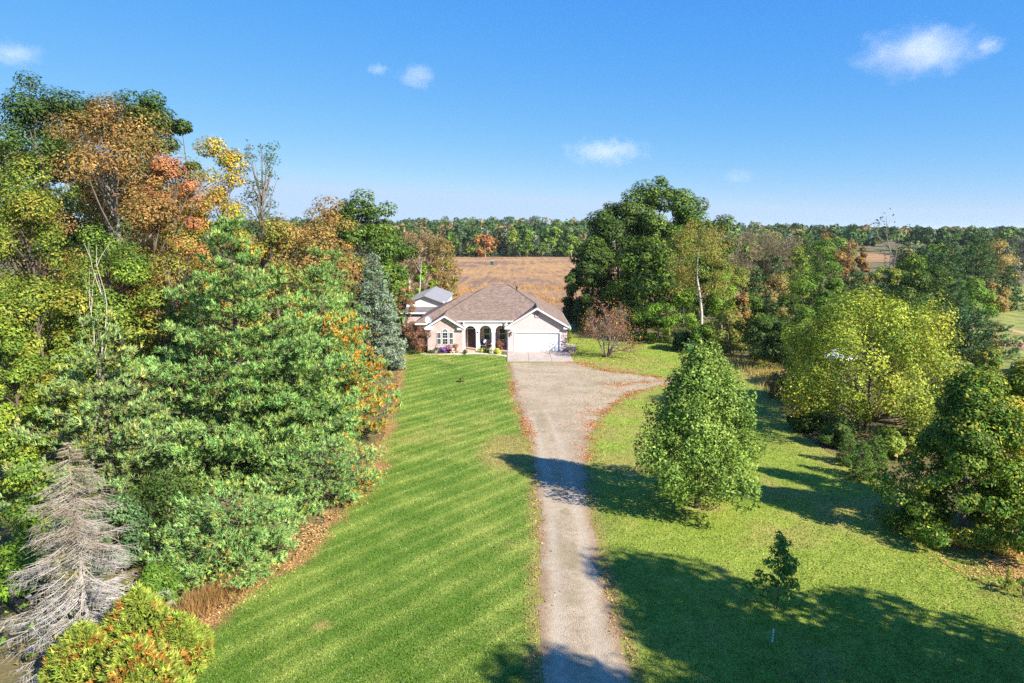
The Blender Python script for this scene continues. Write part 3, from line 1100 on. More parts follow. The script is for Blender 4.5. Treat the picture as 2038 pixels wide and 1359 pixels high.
# walls
MB().box(-5.48, 6.1, 80.3, 93.2, 0, 2.9).box(-5.48, -0.43, 80.3, 80.5, 2.902, 3.4).build("main_wall", M_BRICK, house)
MB().extrude_y([(-9.35, 0), (-5.5, 0), (-5.5, 2.9), (-7.43, 4.1), (-9.35, 2.9)], 77.0, 80.29).build("wing_wall", M_BRICK, house)
MB().box(-10.7, -5.6, 80.31, 91.0, 0, 2.92).build("rear_wing_wall", M_BRICK, house)
# garage: side walls, header behind the siding, dark interior stays closed by the door
g = MB()
g.box(-0.42, 0.26, 77.63, 80.29, 0, 2.7).box(5.4, 6.12, 77.63, 80.29, 0, 2.7)
g.extrude_y([(-0.42, 2.22), (6.12, 2.22), (6.12, 2.85), (2.76, 4.85), (-0.42, 2.9)], 77.63, 80.2)
g.build("garage_wall", M_SIDING, house)
s = MB()
z, ex = 0.02, 0.125
while z < 4.8:
    zt = min(z + ex, 4.84)
    zz = (z + zt) / 2
    xl_ = -0.44 if zz < 2.85 else max(-0.44, 2.76 - (4.86 - zz) / 0.612)
    xr_ = 6.14 if zz < 2.85 else min(6.14, 2.76 + (4.86 - zz) / 0.585)
    spans = [(xl_, 0.2), (5.46, xr_)] if zz < 2.2 else [(xl_, xr_)]
    for a_, b_ in spans:
        if b_ - a_ > 0.05:
            s.hexa([(a_, 77.596, z), (b_, 77.596, z), (b_, 77.628, z), (a_, 77.628, z), (a_, 77.616, zt - 0.003), (b_, 77.616, zt - 0.003), (b_, 77.628, zt - 0.003), (a_, 77.628, zt - 0.003)])
    z += ex
sd = s.build("siding", M_SIDING, house)
sd["kind"] = "stuff"
# roofs
T = 0.14
MB().slab([(-2.55, 85, 6.96), (-7.43, 79.15, 4.27), (-6.29, 77.6, 3.55), (0.305, 77.6, 3.55), (2.76, 80.87, 5.06), (-0.49, 85, 6.96)], T).build("front_roof", M_ROOF, house)
MB().slab([(-0.49, 85, 6.96), (2.76, 80.87, 5.06), (2.76, 77.2, 5.06), (6.5, 77.2, 2.87), (6.5, 93.9, 2.87)], T).build("right_roof", M_ROOF, house)
MB().slab([(2.76, 77.2, 5.06), (2.76, 80.87, 5.06), (0.31, 79.0, 3.553), (-0.8, 79.0, 2.87), (-0.8, 77.2, 2.87)], T).build("garage_roof", M_ROOF, house)
MB().slab([(-2.55, 85, 6.96), (-7.43, 90.85, 4.27), (-7.43, 79.15, 4.27)], T).build("left_roof", M_ROOF, house)
MB().slab([(-2.55, 85, 6.96), (-0.49, 85, 6.96), (6.5, 93.9, 2.87), (-9.97, 93.9, 2.87)], T).build("back_roof", M_ROOF, house)
MB().slab([(-7.43, 76.66, 4.27), (-7.43, 82.3, 4.27), (-9.6, 82.3, 2.92), (-9.6, 76.66, 2.92)], T).build("wing_roof", M_ROOF, house)
MB().slab([(-7.43, 82.3, 4.27), (-7.43, 76.66, 4.27), (-5.27, 76.66, 2.93), (-5.27, 79.2, 2.93)], T).build("wing_roof", M_ROOF, house)
MB().slab([(-11.04, 79.8, 3.0), (-6.0, 79.8, 3.0), (-4.2, 85.7, 5.95), (-5.25, 85.7, 5.95)], T).build("rear_wing_roof", M_ROOF, house)
MB().slab([(-5.25, 85.7, 5.95), (-11.04, 91.6, 3.0), (-11.04, 79.8, 3.0)], T).build("rear_wing_roof", M_ROOF, house)
MB().slab([(-5.25, 85.7, 5.95), (-4.2, 85.7, 5.95), (-5.2, 91.6, 3.0), (-11.04, 91.6, 3.0)], T).build("rear_wing_roof", M_ROOF, house)
M_RIDGE = plain("ridge_cap", lin(118, 98, 86), 0.9, 0.15, 3)
rc = MB()
for p, q_ in [((-2.55, 85, 6.97), (-0.49, 85, 6.97)), ((-2.55, 85, 6.97), (-7.43, 79.15, 4.28)), ((-0.49, 85, 6.97), (2.76, 80.87, 5.07)), ((2.76, 80.87, 5.07), (2.76, 77.22, 5.07)), ((-0.49, 85, 6.97), (6.5, 93.9, 2.88)), ((-5.25, 85.7, 5.96), (-11.04, 79.8, 3.01)), ((-5.25, 85.7, 5.96), (-4.3, 85.7, 5.96)), ((-7.43, 82, 4.28), (-7.43, 76.68, 4.28))]:
    rc.bar(p, q_, 0.07, sides=5)
rc.build("ridge_cap", M_RIDGE, house)
# fascia, gutters, returns
f = MB()
board(f, (2.76, 5.0), (-0.82, 2.80), 0.2, 77.11, 77.19)
board(f, (2.762, 5.0), (6.52, 2.80), 0.2, 77.115, 77.19)
f.box(6.5, 6.56, 77.2, 93.9, 2.62, 2.82)
f.build("garage_fascia", M_WHITE, house)
f = MB()
board(f, (-7.43, 4.21), (-9.64, 2.85), 0.2, 76.57, 76.65)
board(f, (-7.428, 4.21), (-5.24, 2.86), 0.2, 76.575, 76.65)
f.build("wing_fascia", M_WHITE, house)
f = MB().box(-6.25, 0.28, 77.5, 77.6, 3.36, 3.5)
f.build("gutter", M_WHITE, house)
f = MB().box(-11.06, -9.6, 79.72, 79.8, 2.74, 2.93).box(-11.12, -11.05, 79.72, 91.6, 2.74, 2.93)
f.build("rear_fascia", M_WHITE, house)
for x0, x1, y0, y1 in ((-9.62, -8.8, 76.67, 76.99), (-6.05, -5.26, 76.67, 76.99), (-0.8, 0.0, 77.21, 77.59), (5.72, 6.5, 77.21, 77.59)):
    r_ = MB().box(x0, x1, y0, y1, 2.6, 2.76)
    r_.hexa([(x0, y0, 2.762), (x1, y0, 2.762), (x1, y1, 2.762), (x0, y1, 2.762), (x0, y0 + 0.02, 2.79), (x1, y0 + 0.02, 2.79), (x1, y1, 2.95), (x0, y1, 2.95)])
    r_.build("cornice_return", M_WHITE, house)
for xx in (-5.36, -0.62):
    MB().box(xx - 0.045, xx + 0.045, 77.42, 77.5, 2.95, 3.42).build("downspout", M_WHITE, house)
# arched porch front
ap = MB()
arches = [(-5.36 + 0.12, -4.02), (-3.62, -2.28), (-1.86, -0.56)]
cols = [(-5.48, arches[0][0]), (arches[0][1], arches[1][0]), (arches[1][1], arches[2][0]), (arches[2][1], -0.43)]
TOP = 3.36
for a_, b_ in arches:
    n_ = 20
    xs_ = [a_ + (b_ - a_) * 0.5 * (1 - math.cos(math.pi * k / n_)) for k in range(n_ + 1)]
    zf = lambda x: 2.3 + math.sqrt(max(0, ((b_ - a_) / 2) ** 2 - (x - (a_ + b_) / 2) ** 2))
    for x0, x1 in zip(xs_[:-1], xs_[1:]):
        z0, z1 = zf(x0), zf(x1)
        ap.hexa([(x0, 77.7, z0), (x1, 77.7, z1), (x1, 77.98, z1), (x0, 77.98, z0), (x0, 77.7, TOP), (x1, 77.7, TOP), (x1, 77.98, TOP), (x0, 77.98, TOP)])
for a_, b_ in cols:
    ap.box(a_, b_, 77.7, 77.98, 2.3, TOP)
ap.build("arcade", M_WHITE, house)
for a_, b_ in cols[1:3]:
    p_ = MB().box(a_ + 0.02, b_ - 0.02, 77.71, 77.97, 0.15, 2.3)
    p_.box(a_ - 0.03, b_ + 0.03, 77.68, 78.0, 0.15, 0.33).box(a_ - 0.03, b_ + 0.03, 77.68, 78.0, 2.2, 2.298)
    p_.build("column", M_WHITE, house)
for a_, b_ in (cols[0], cols[3]):
    MB().box(a_, b_, 77.71, 77.97, 0.0, 2.3).build("pilaster", M_WHITE, house)
MB().box(-5.47, -0.43, 77.99, 80.29, 3.2, 3.26).build("porch_ceiling", M_WHITE, house)
MB().box(-5.49, -0.43, 77.6, 80.29, 0, 0.15).build("porch_floor", M_CONC2, house)
MB().box(-4.95, -4.05, 77.15, 77.59, 0.0, 0.09).build("porch_step", M_PINKBRICK, house)
# front door and windows
fr = MB().box(-5.18, -5.08, 80.2, 80.296, 0.15, 2.55).box(-4.22, -4.12, 80.2, 80.296, 0.15, 2.55).box(-5.08, -4.22, 80.2, 80.296, 2.24, 2.32).box(-5.08, -4.22, 80.2, 80.296, 2.5, 2.55)
dfr = fr.build("door_frame", M_WHITE, house)
MB().box(-5.08, -4.22, 80.24, 80.29, 2.32, 2.5).build("transom_pane", M_GLASS, dfr)
dr = MB().box(-5.078, -4.222, 80.24, 80.29, 0.16, 2.238)
for z0, z1 in ((0.35, 1.0), (1.15, 2.05)):
    for x0, x1 in ((-4.98, -4.7), (-4.6, -4.32)):
        dr.box(x0, x1, 80.225, 80.24, z0, z1)
dr = dr.build("front_door", M_DOOR, house)
MB().bar((-4.3, 80.19, 1.1), (-4.3, 80.24, 1.1), 0.03).build("door_knob", plain("brass", lin(180, 150, 90), 0.3, 0.1, 3, 1.0), dr)


def window(x0, x1, z0, z1, y, cols_=1, rows_=1, arch=False, rail=True):
    t = 0.05
    w = MB().box(x0 - t, x0, y - 0.06, y + 0.0, z0 - t, z1 + t).box(x1, x1 + t, y - 0.06, y, z0 - t, z1 + t)
    w.box(x0, x1, y - 0.06, y, z1, z1 + t).box(x0, x1, y - 0.075, y, z0 - t, z0)
    if rail:
        w.box(x0, x1, y - 0.05, y - 0.002, (z0 + z1) / 2 - 0.035, (z0 + z1) / 2 + 0.035)
    w = w.build("window", M_WHITE, house)
    MB().box(x0, x1, y - 0.03, y - 0.012, z0, z1).build("pane", M_GLASS, w)
    if cols_ * rows_ > 1:
        mu = MB()
        for k in range(1, cols_):
            xx = x0 + (x1 - x0) * k / cols_
            mu.box(xx - 0.008, xx + 0.008, y - 0.042, y - 0.031, z0, z1)
        for k in range(1, rows_):
            zz = z0 + (z1 - z0) * k / rows_
            if abs(zz - (z0 + z1) / 2) > 0.05 or not rail:
                mu.box(x0, x1, y - 0.045, y - 0.034, zz - 0.008, zz + 0.008)
        mu.build("muntin", M_WHITE, w)
    return w


window(-3.22, -2.58, 1.0, 2.28, 80.298)
window(-1.44, -0.78, 1.0, 2.28, 80.298)
window(-8.28, -7.9, 0.98, 2.26, 76.998, 2, 2)
window(-7.69, -7.13, 0.98, 2.26, 76.998, 2, 4)
window(-6.92, -6.55, 0.98, 2.26, 76.998, 2, 2)
aw = MB()
aw2 = MB()
for k in range(12):
    t0, t1 = math.pi * k / 12, math.pi * (k + 1) / 12
    P_ = lambda t, r: (-7.41 + r * math.cos(t), 2.36 + r * 1.05 * math.sin(t))
    a0, a1, b0, b1 = P_(t0, 0.28), P_(t1, 0.28), P_(t0, 0.35), P_(t1, 0.35)
    aw.hexa([(a0[0], 76.93, a0[1]), (b0[0], 76.93, b0[1]), (b0[0], 76.998, b0[1]), (a0[0], 76.998, a0[1]), (a1[0], 76.93, a1[1]), (b1[0], 76.93, b1[1]), (b1[0], 76.998, b1[1]), (a1[0], 76.998, a1[1])])
    aw2.poly([(-7.41, 76.975, 2.36), (a0[0], 76.975, a0[1]), (a1[0], 76.975, a1[1])])
aw = aw.build("arched_window", M_WHITE, house)
aw2.build("pane", M_GLASS, aw)
mu = MB()
for t in (0.79, 1.57, 2.36):
    mu.bar((-7.41, 76.965, 2.36), (-7.41 + 0.28 * math.cos(t), 76.965, 2.36 + 0.29 * math.sin(t)), 0.011, sides=4)
mu.build("muntin", M_WHITE, aw)
# garage door
gd = MB().box(0.2, 0.32, 77.56, 77.7, 0, 2.24).box(5.34, 5.46, 77.56, 77.7, 0, 2.24).box(0.32, 5.34, 77.56, 77.7, 2.12, 2.24).build("garage_door", M_WHITE, house)
for k in range(4):
    z0 = 0.02 + k * 0.525
    p_ = MB().box(0.321, 5.339, 77.74, 77.78, z0, z0 + 0.515)
    for c_ in range(8):
        xa = 0.4 + c_ * 0.615
        p_.box(xa, xa + 0.52, 77.73, 77.74, z0 + 0.09, z0 + 0.42)
    p_.build("door_panel", M_DOORW, gd)
MB().box(-0.42, 6.12, 77.79, 77.83, 0, 2.22).build("garage_backing", M_DARK, house)
# gable vent, lantern, plaque, vent pipe, dish
gv = MB().box(2.52, 3.02, 77.56, 77.6, 3.86, 4.5).build("gable_vent", M_SOFFIT, house)
sl = MB()
for k in range(7):
    zz = 3.9 + k * 0.082
    sl.hexa([(2.56, 77.53, zz), (2.98, 77.53, zz), (2.98, 77.558, zz + 0.03), (2.56, 77.558, zz + 0.03), (2.56, 77.53, zz + 0.012), (2.98, 77.53, zz + 0.012), (2.98, 77.558, zz + 0.045), (2.56, 77.558, zz + 0.045)])
sl.build("louvre", M_SIDING, gv)
lt = MB().box(-0.12, 0.0, 77.57, 77.598, 1.9, 2.25).bar((-0.06, 77.57, 2.22), (-0.06, 77.42, 2.3), 0.02).bar((-0.06, 77.42, 2.3), (-0.06, 77.42, 2.22), 0.13, 0.06).bar((-0.06, 77.42, 1.92), (-0.06, 77.42, 1.85), 0.08, 0.04).build("wall_lantern", M_DARK, house)
MB().bar((-0.06, 77.42, 2.215), (-0.06, 77.42, 1.925), 0.09, 0.07, 8).build("lantern_glass", plain("lantern_glass", lin(150, 140, 120), 0.2, 0.1), lt)
MB().box(-3.9, -3.76, 77.65, 77.698, 2.14, 2.26).build("number_plaque", M_DARK, house)
MB().bar((0.55, 84.0, 6.1), (0.55, 84.0, 6.75), 0.09, sides=8).bar((0.55, 84.0, 6.75), (0.55, 84.0, 6.82), 0.15, sides=8).build("vent_pipe", M_DARK, house)
MB().bar((-1.02, 77.4, 3.24), (-1.02, 77.4, 2.9), 0.06, sides=6).build("hanging_bracket", M_DARK, house)

dish = empty("satellite_dish", (-9.3, 78.2, 3.05), "small pale grey satellite dish on the left eave of the brick wing", "satellite dish")
MB().bar((-9.3, 78.2, 2.95), (-9.3, 78.2, 3.55), 0.03).bar((-9.3, 78.2, 3.5), (-9.1, 77.75, 3.45), 0.02).build("mast", M_DARK, dish)
db = MB()
for k in range(16):
    for r0, r1 in ((0.0, 0.16), (0.16, 0.3), (0.3, 0.4)):
        pts = []
        for r_, t in ((r0, k), (r1, k), (r1, k + 1), (r0, k + 1)):
            an = 2 * math.pi * t / 16
            pts.append((-9.3 + r_ * math.cos(an), 78.02 - r_ * r_ * 0.9 + 0.25 * r_ * math.sin(an), 3.6 + r_ * math.sin(an)))
        if r0 == 0:
            pts = pts[:3]
        db.poly(pts)
        db.poly([(p[0], p[1] + 0.02, p[2]) for p in reversed(pts)])
db.build("reflector", plain("dish_grey", lin(190, 196, 194), 0.5, 0.05), dish, smooth=True)

# apron, walk, bed edging
apron = MB().box(-0.5, 6.35, 71.7, 77.55, -0.04, 0.02).build("apron", M_CONC, None, (0, 0, 0))
tag(apron, kind="structure")
for x0, x1 in ((-0.5, 1.75), (1.775, 4.12), (4.145, 6.35)):
    MB().box(x0, x1, 71.72, 74.2, 0.021, 0.075).build("slab", M_CONC, apron, (0, 0, 0), bevel=0.012)
    MB().box(x0, x1, 74.225, 77.54, 0.021, 0.078).build("slab", M_CONC, apron, (0, 0, 0), bevel=0.012)
M_PALE = plain("pale_edging", lin(200, 188, 166), 0.9, 0.12, 2)
wk = MB()
wpts = [(-10.1, 76.1), (-8.0, 75.75), (-6.0, 75.75), (-4.2, 76.2), (-2.2, 75.55), (-0.55, 74.2)]
for (x0, y0), (x1, y1) in zip(wpts[:-1], wpts[1:]):
    w0 = 0.22 if x0 < -6.2 else 0.8
    w1 = 0.22 if x1 < -6.1 else 0.8
    wk.hexa([(x0, y0, 0.0), (x1, y1, 0.0), (x1, y1 + w1, 0.0), (x0, y0 + w0, 0.0), (x0, y0, 0.06), (x1, y1, 0.06), (x1, y1 + w1, 0.06), (x0, y0 + w0, 0.06)])
tag(wk.build("front_path", M_PALE), kind="structure")
bed = sheet("flower_bed_soil", [(-10.1, 76.32), (-6.0, 76.0), (-4.3, 76.9), (-0.55, 76.2), (-0.55, 77.95), (-5.5, 77.9), (-5.5, 76.99), (-9.4, 76.99)], 0.03, plain("mulch", lin(110, 84, 66), 1.0, 0.3, 3, bmp=0.03))

pier = empty("brick_planter", (6.75, 77.3, 0), "low pinkish brick planter beside the right corner of the garage", "planter")
MB().box(6.3, 7.05, 76.6, 78.4, 0, 0.62).build("planter_wall", M_PINKBRICK, pier)
MB().box(6.26, 7.09, 76.56, 78.44, 0.621, 0.7).build("coping", M_PALE, pier)

# ---- outbuilding behind on the left
bn = empty("metal_roofed_barn", (-11.46, 92, 0), "cream sided barn with grey metal roof behind the house", "barn")
MB().extrude_y([(-13.9, 0), (-9.05, 0), (-9.05, 3.95), (-11.46, 4.86), (-13.9, 3.95)], 92.0, 105.8).build("wall", M_CREAM, bn)
bt = MB()
for k in range(24):
    xx = -13.85 + k * 0.2
    if xx < -9.1:
        zt = 4.84 - abs(xx + 11.46) * 0.374
        bt.box(xx, xx + 0.05, 91.972, 91.998, 0, zt)
bb = bt.build("batten", M_CREAM, bn)
bb["kind"] = "stuff"
for sx, xe in ((1, -8.75), (-1, -14.17)):
    nm = MB().slab([(-11.46, 91.5, 5.0), (-11.46, 106.2, 5.0), (xe, 106.2, 3.98), (xe, 91.5, 3.98)] if sx > 0 else [(-11.46, 106.2, 5.0), (-11.46, 91.5, 5.0), (xe, 91.5, 3.98), (xe, 106.2, 3.98)], 0.08).build("roof", M_METAL, bn)
    sm_ = MB()
    for k in range(16):
        yy = 91.6 + k * 0.96
        sm_.bar((-11.46 + sx * 0.05, yy, 5.0), (xe, yy, 4.0), 0.022, sides=4)
    sm_.build("seam", M_SEAM, nm)
MB().bar((-11.46, 91.5, 5.03), (-11.46, 106.2, 5.03), 0.09, sides=6).build("ridge", M_SEAM, bn)
MB().box(-9.2, -9.04, 91.93, 91.97, 0, 3.92).box(-8.98, -8.86, 91.6, 91.7, 2.5, 4.3).build("corner_trim", M_WHITE, bn)
MB().box(-13.0, -12.1, 91.93, 91.969, 1.0, 2.0).build("window", M_GLASS, bn)
MB().slab([(-14.2, 89.0, 3.12), (-9.4, 89.0, 3.12), (-9.4, 91.95, 3.5), (-14.2, 91.95, 3.5)], 0.1).build("lean_to_roof", M_GREYSH, bn)
MB().box(-14.2, -9.4, 88.9, 88.98, 2.9, 3.09).build("lean_to_fascia", M_WHITE, bn)
MB().box(-13.9, -9.7, 89.3, 91.9, 0, 3.0).build("lean_to_wall", M_BRICK, bn)

# ---- porch furniture
ch = empty("porch_chair", (-3.3, 79.1, 0.15), "white armchair with dark blue cushion on the porch", "chair")
MB().box(-3.62, -2.98, 78.8, 79.4, 0.5, 0.56).build("seat", M_WHITE, ch)
MB().hexa([(-3.62, 79.38, 0.56), (-2.98, 79.38, 0.56), (-2.98, 79.44, 0.56), (-3.62, 79.44, 0.56), (-3.62, 79.5, 1.2), (-2.98, 79.5, 1.2), (-2.98, 79.56, 1.2), (-3.62, 79.56, 1.2)]).build("backrest", M_WHITE, ch)
M_NAVY = plain("navy_cloth", lin(52, 62, 92), 0.9, 0.15)
MB().box(-3.58, -3.02, 78.84, 79.36, 0.561, 0.66).build("cushion", M_NAVY, ch, bevel=0.03)
MB().hexa([(-3.57, 79.24, 0.67), (-3.03, 79.24, 0.67), (-3.03, 79.36, 0.67), (-3.57, 79.36, 0.67), (-3.57, 79.36, 1.16), (-3.03, 79.36, 1.16), (-3.03, 79.47, 1.16), (-3.57, 79.47, 1.16)]).build("back_cushion", M_NAVY, ch, bevel=0.03)
for sx in (-3.66, -2.98):
    MB().box(sx, sx + 0.05, 78.78, 79.42, 0.74, 0.79).box(sx, sx + 0.05, 78.78, 78.84, 0.15, 0.739).build("arm", M_WHITE, ch)
    MB().box(sx + 0.005, sx + 0.045, 79.36, 79.41, 0.15, 0.5).build("leg", M_WHITE, ch)
pw = MB()
for k in range(6):
    z0, z1 = -0.2 + k * 0.0667, -0.2 + (k + 1) * 0.0667
    w0, w1 = 0.21 * (1 - (abs(z0) / 0.24) ** 3), 0.21 * (1 - (abs(z1) / 0.24) ** 3)
    pw.hexa([(-3.1 - w0, 79.08, 0.93 + z0), (-3.1 + w0, 79.08, 0.93 + z0), (-3.1 + w0, 79.21, 0.93 + z0), (-3.1 - w0, 79.21, 0.93 + z0), (-3.1 - w1, 79.1, 0.93 + z1), (-3.1 + w1, 79.1, 0.93 + z1), (-3.1 + w1, 79.23, 0.93 + z1), (-3.1 - w1, 79.23, 0.93 + z1)])
tag(pw.build("pillow", M_WHITE, None, (-3.1, 79.15, 0.93)), "white throw pillow leaning on the blue porch chair", "pillow")
M_TABLE = plain("dark_red_wood", lin(96, 58, 52), 0.6, 0.15)
tb = empty("porch_table", (-2.5, 79.0, 0.15), "low dark red table between porch chair and white column", "table")
MB().box(-2.85, -2.15, 78.7, 79.3, 0.62, 0.68).build("tabletop", M_TABLE, tb)
MB().box(-2.8, -2.2, 78.75, 79.25, 0.3, 0.34).build("shelf", M_TABLE, tb)
for sx in (-2.83, -2.22):
    for sy in (78.72, 79.23):
        MB().box(sx, sx + 0.05, sy, sy + 0.05, 0.15, 0.619).build("leg", M_TABLE, tb)
tr_ = MB().box(-2.4, -2.16, 78.75, 79.05, 0.681, 0.7).box(-2.38, -2.18, 78.77, 79.03, 0.701, 0.78)
tag(tr_.build("box", M_WHITE, None, (-2.3, 78.9, 0.68)), "small white box standing on the dark red porch table", "box")
tag(MB().box(-1.0, -0.5, 77.0, 77.7, 0.06, 0.1).build("door_mat", plain("grey_mat", lin(112, 124, 120), 1, 0.15), None, (-0.75, 77.3, 0.06), bevel=0.01), "grey green mat lying beside the left garage corner", "mat")

# ------------------------------------------------------------------ trees
SEED = [100]


def spot(px, top, d):
    """foot and height of a tree at distance d whose top shows at (px, top)"""
    X, Y, z = at(px, top, d)
    return X, d, max(z, 0.4)


def D(name, label, px, top, d, rpx, pal, leaves, leaf, base=0.12, n=48, cl=0.34, **kw):
    SEED[0] += 1
    X, Y, h = spot(px, top, d)
    r = rpx * d / FOC
    kw.setdefault("seed", SEED[0])
    args = dict(h=h, r=r, base=h * base, n_clump=n, clump=r * cl, leaves=int(leaves * (1.25 if d < 62 else 1.0)), leaf=leaf * (0.72 if 40 < d < 62 else 0.9), pal=pal)
    top_ = {k: kw.pop(k) for k in ("cat", "group", "bark") if k in kw}
    args.update(kw)
    return deciduous(name, label, (X, Y), **top_, **args)


def Cf(name, label, px, top, d, rpx, **kw):
    SEED[0] += 1
    X, Y, h = spot(px, top, d)
    top_ = {k: kw.pop(k) for k in ("cat", "group", "bark") if k in kw}
    kw.setdefault("seed", SEED[0])
    return conifer(name, label, (X, Y), **top_, h=h, rad=rpx * d / FOC, **kw)


PINEKW = dict(base=0.8, whorl=0.92, n_br=10, puffs_m=7.6, n_need=42, nlen=0.29, nwid=0.056, bare_inner=0.06, tuft_up=1.0, pal=PINE, exp=0.84, up=0.26, fan=0.38, puff_r=0.3, irregular=0.34, spread=0.85)
# --- left row: white pines, spruces, dead spruce, arborvitae
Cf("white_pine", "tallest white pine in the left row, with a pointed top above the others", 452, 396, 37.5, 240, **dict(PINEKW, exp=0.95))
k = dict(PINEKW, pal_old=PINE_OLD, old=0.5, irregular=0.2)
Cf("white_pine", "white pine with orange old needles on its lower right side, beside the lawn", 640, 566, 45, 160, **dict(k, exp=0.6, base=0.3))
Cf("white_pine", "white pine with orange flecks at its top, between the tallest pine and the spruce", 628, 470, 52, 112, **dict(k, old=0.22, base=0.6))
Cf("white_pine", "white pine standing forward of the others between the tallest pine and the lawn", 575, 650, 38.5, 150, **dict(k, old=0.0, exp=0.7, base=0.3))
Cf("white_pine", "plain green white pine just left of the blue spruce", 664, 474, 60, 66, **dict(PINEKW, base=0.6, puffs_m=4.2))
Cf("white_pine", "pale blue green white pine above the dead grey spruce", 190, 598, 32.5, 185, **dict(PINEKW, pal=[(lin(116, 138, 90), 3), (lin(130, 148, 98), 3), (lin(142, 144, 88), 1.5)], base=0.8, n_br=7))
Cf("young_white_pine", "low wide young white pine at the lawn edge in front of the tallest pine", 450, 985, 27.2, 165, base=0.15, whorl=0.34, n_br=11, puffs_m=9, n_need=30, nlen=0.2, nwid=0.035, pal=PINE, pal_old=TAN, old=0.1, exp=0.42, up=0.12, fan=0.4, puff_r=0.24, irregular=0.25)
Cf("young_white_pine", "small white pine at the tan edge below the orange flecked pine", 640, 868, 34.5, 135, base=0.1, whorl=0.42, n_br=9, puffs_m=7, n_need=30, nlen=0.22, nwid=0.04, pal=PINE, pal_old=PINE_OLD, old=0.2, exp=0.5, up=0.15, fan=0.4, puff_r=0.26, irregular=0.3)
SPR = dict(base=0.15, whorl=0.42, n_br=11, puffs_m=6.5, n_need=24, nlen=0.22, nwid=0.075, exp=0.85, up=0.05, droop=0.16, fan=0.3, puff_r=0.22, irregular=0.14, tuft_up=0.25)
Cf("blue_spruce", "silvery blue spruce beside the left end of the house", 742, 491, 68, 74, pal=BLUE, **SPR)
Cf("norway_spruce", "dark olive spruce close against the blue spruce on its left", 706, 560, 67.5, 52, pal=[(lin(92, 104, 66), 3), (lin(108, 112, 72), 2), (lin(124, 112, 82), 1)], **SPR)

# dead spruce
rg = np.random.default_rng(42)
X, Y, h = spot(135, 880, 21.5)
segs = [[0, 0, -0.2, 0.02, 0, h * 0.5, 0.13, 0.08], [0.02, 0, h * 0.5, -0.03, 0, h, 0.08, 0.008]]
tw = []
for i in range(250):
    u = rg.uniform(0.05, 1) ** 0.9
    z = h * u
    L = 2.55 * (1 - u) ** 0.74 * rg.uniform(0.5, 1.12) + 0.15
    a = rg.uniform(0, 6.28)
    ca, sa = math.cos(a), math.sin(a)
    bend = rg.normal(0, 0.16)
    f = lambda s: np.array([ca * L * s, sa * L * s, z - L * (0.5 * s - 0.26 * s * s) * (1.3 - u)]) + np.array([-sa, ca, 0]) * (bend * L * s * s)
    pts = [f(s) for s in (0, 0.25, 0.5, 0.75, 1.0)]
    for j in range(4):
        segs.append([*pts[j], *pts[j + 1], 0.02 * (1 - 0.2 * j), 0.02 * (0.8 - 0.2 * j)])
    for j in range(int(8 + L * 12)):
        s = rg.uniform(0.15, 1)
        p = f(s)
        sd = rg.choice([-1, 1])
        dl = rg.uniform(0.15, 0.55) * min(1, L)
        e = p + dl * norm(np.array([[ca * 0.7 - sa * sd * 0.8, sa * 0.7 + ca * sd * 0.8, rg.uniform(-0.65, 0.05)]]))[0]
        tw.append([*p, *e, 0.008, 0.004])
        if dl > 0.25:
            q2 = p * 0.45 + e * 0.55
            e2 = q2 + 0.6 * dl * norm(np.array([[ca * 0.5 + sa * sd * 0.9, sa * 0.5 - ca * sd * 0.9, rg.uniform(-0.7, 0.1)]]))[0]
            tw.append([*q2, *e2, 0.006, 0.003])
ds = empty("dead_spruce", (X, Y, 0), "leafless grey dead spruce at the left with drooping bare branches", "tree")
link("trunk", segs_mesh("trunk", segs, M_DEADWOOD, 5), ds)
link("twigs", segs_mesh("twigs", tw, M_DEADWOOD, 3), ds)["kind"] = "stuff"


def arbor(label, px, top, d, r, seed):
    X, Y, h = spot(px, top, d)
    rg = np.random.default_rng(seed)
    n = 2500
    u = rg.uniform(0, 1, n) ** 1.25
    a = rg.uniform(0, 6.28, n)
    prof = np.clip(1 - u ** 2.2, 0.04, 1) * (1 + 0.14 * np.sin(3 * a + seed) + 0.1 * np.sin(7 * a + 5 * u))
    rad = r * prof * rg.uniform(0.72, 1.06, n)
    P = np.stack([rad * np.cos(a), rad * np.sin(a), u * (h - 0.2) + 0.05 + 0.1 * rg.normal(size=n)], 1)
    P[:, 2] = np.maximum(P[:, 2], 0.04)
    A = norm(np.stack([np.cos(a), np.sin(a), np.full(n, 0.75)], 1) + 0.45 * unit(n, rg))
    V, F = needle_arrays(P, A, 9, 0.2, 0.06, 0.7, rg)
    patch = vnoise(P[:, 0] * 2.2 + 9 + seed, P[:, 2] * 2.2 + P[:, 1], seed)
    inner = (rad < r * prof * 0.93)
    c = pick_colors(CEDAR, n, rg, 0.15)
    co = pick_colors(CEDAR_OLD, n, rg, 0.2)
    po = np.clip((patch - 0.35) * 2.0, 0, 0.8) * np.where(inner, 1.0, 0.55)
    c = np.where((rg.uniform(0, 1, n) < po)[:, None], co, c)
    col = np.repeat(c, 9, 0) * np.exp(rg.normal(0, 0.15, (len(F), 1)))
    root = empty("arborvitae", (X, Y, 0), label, "shrub", "golden arborvitae at the lower left")
    link("stem", segs_mesh("stem", [[0, 0, -0.1, 0, 0, h * 0.9, 0.07, 0.01]], M_BARK), root)
    link("foliage", np_mesh("foliage", V, [F], [col], mats=[M_NEEDLE]), root)


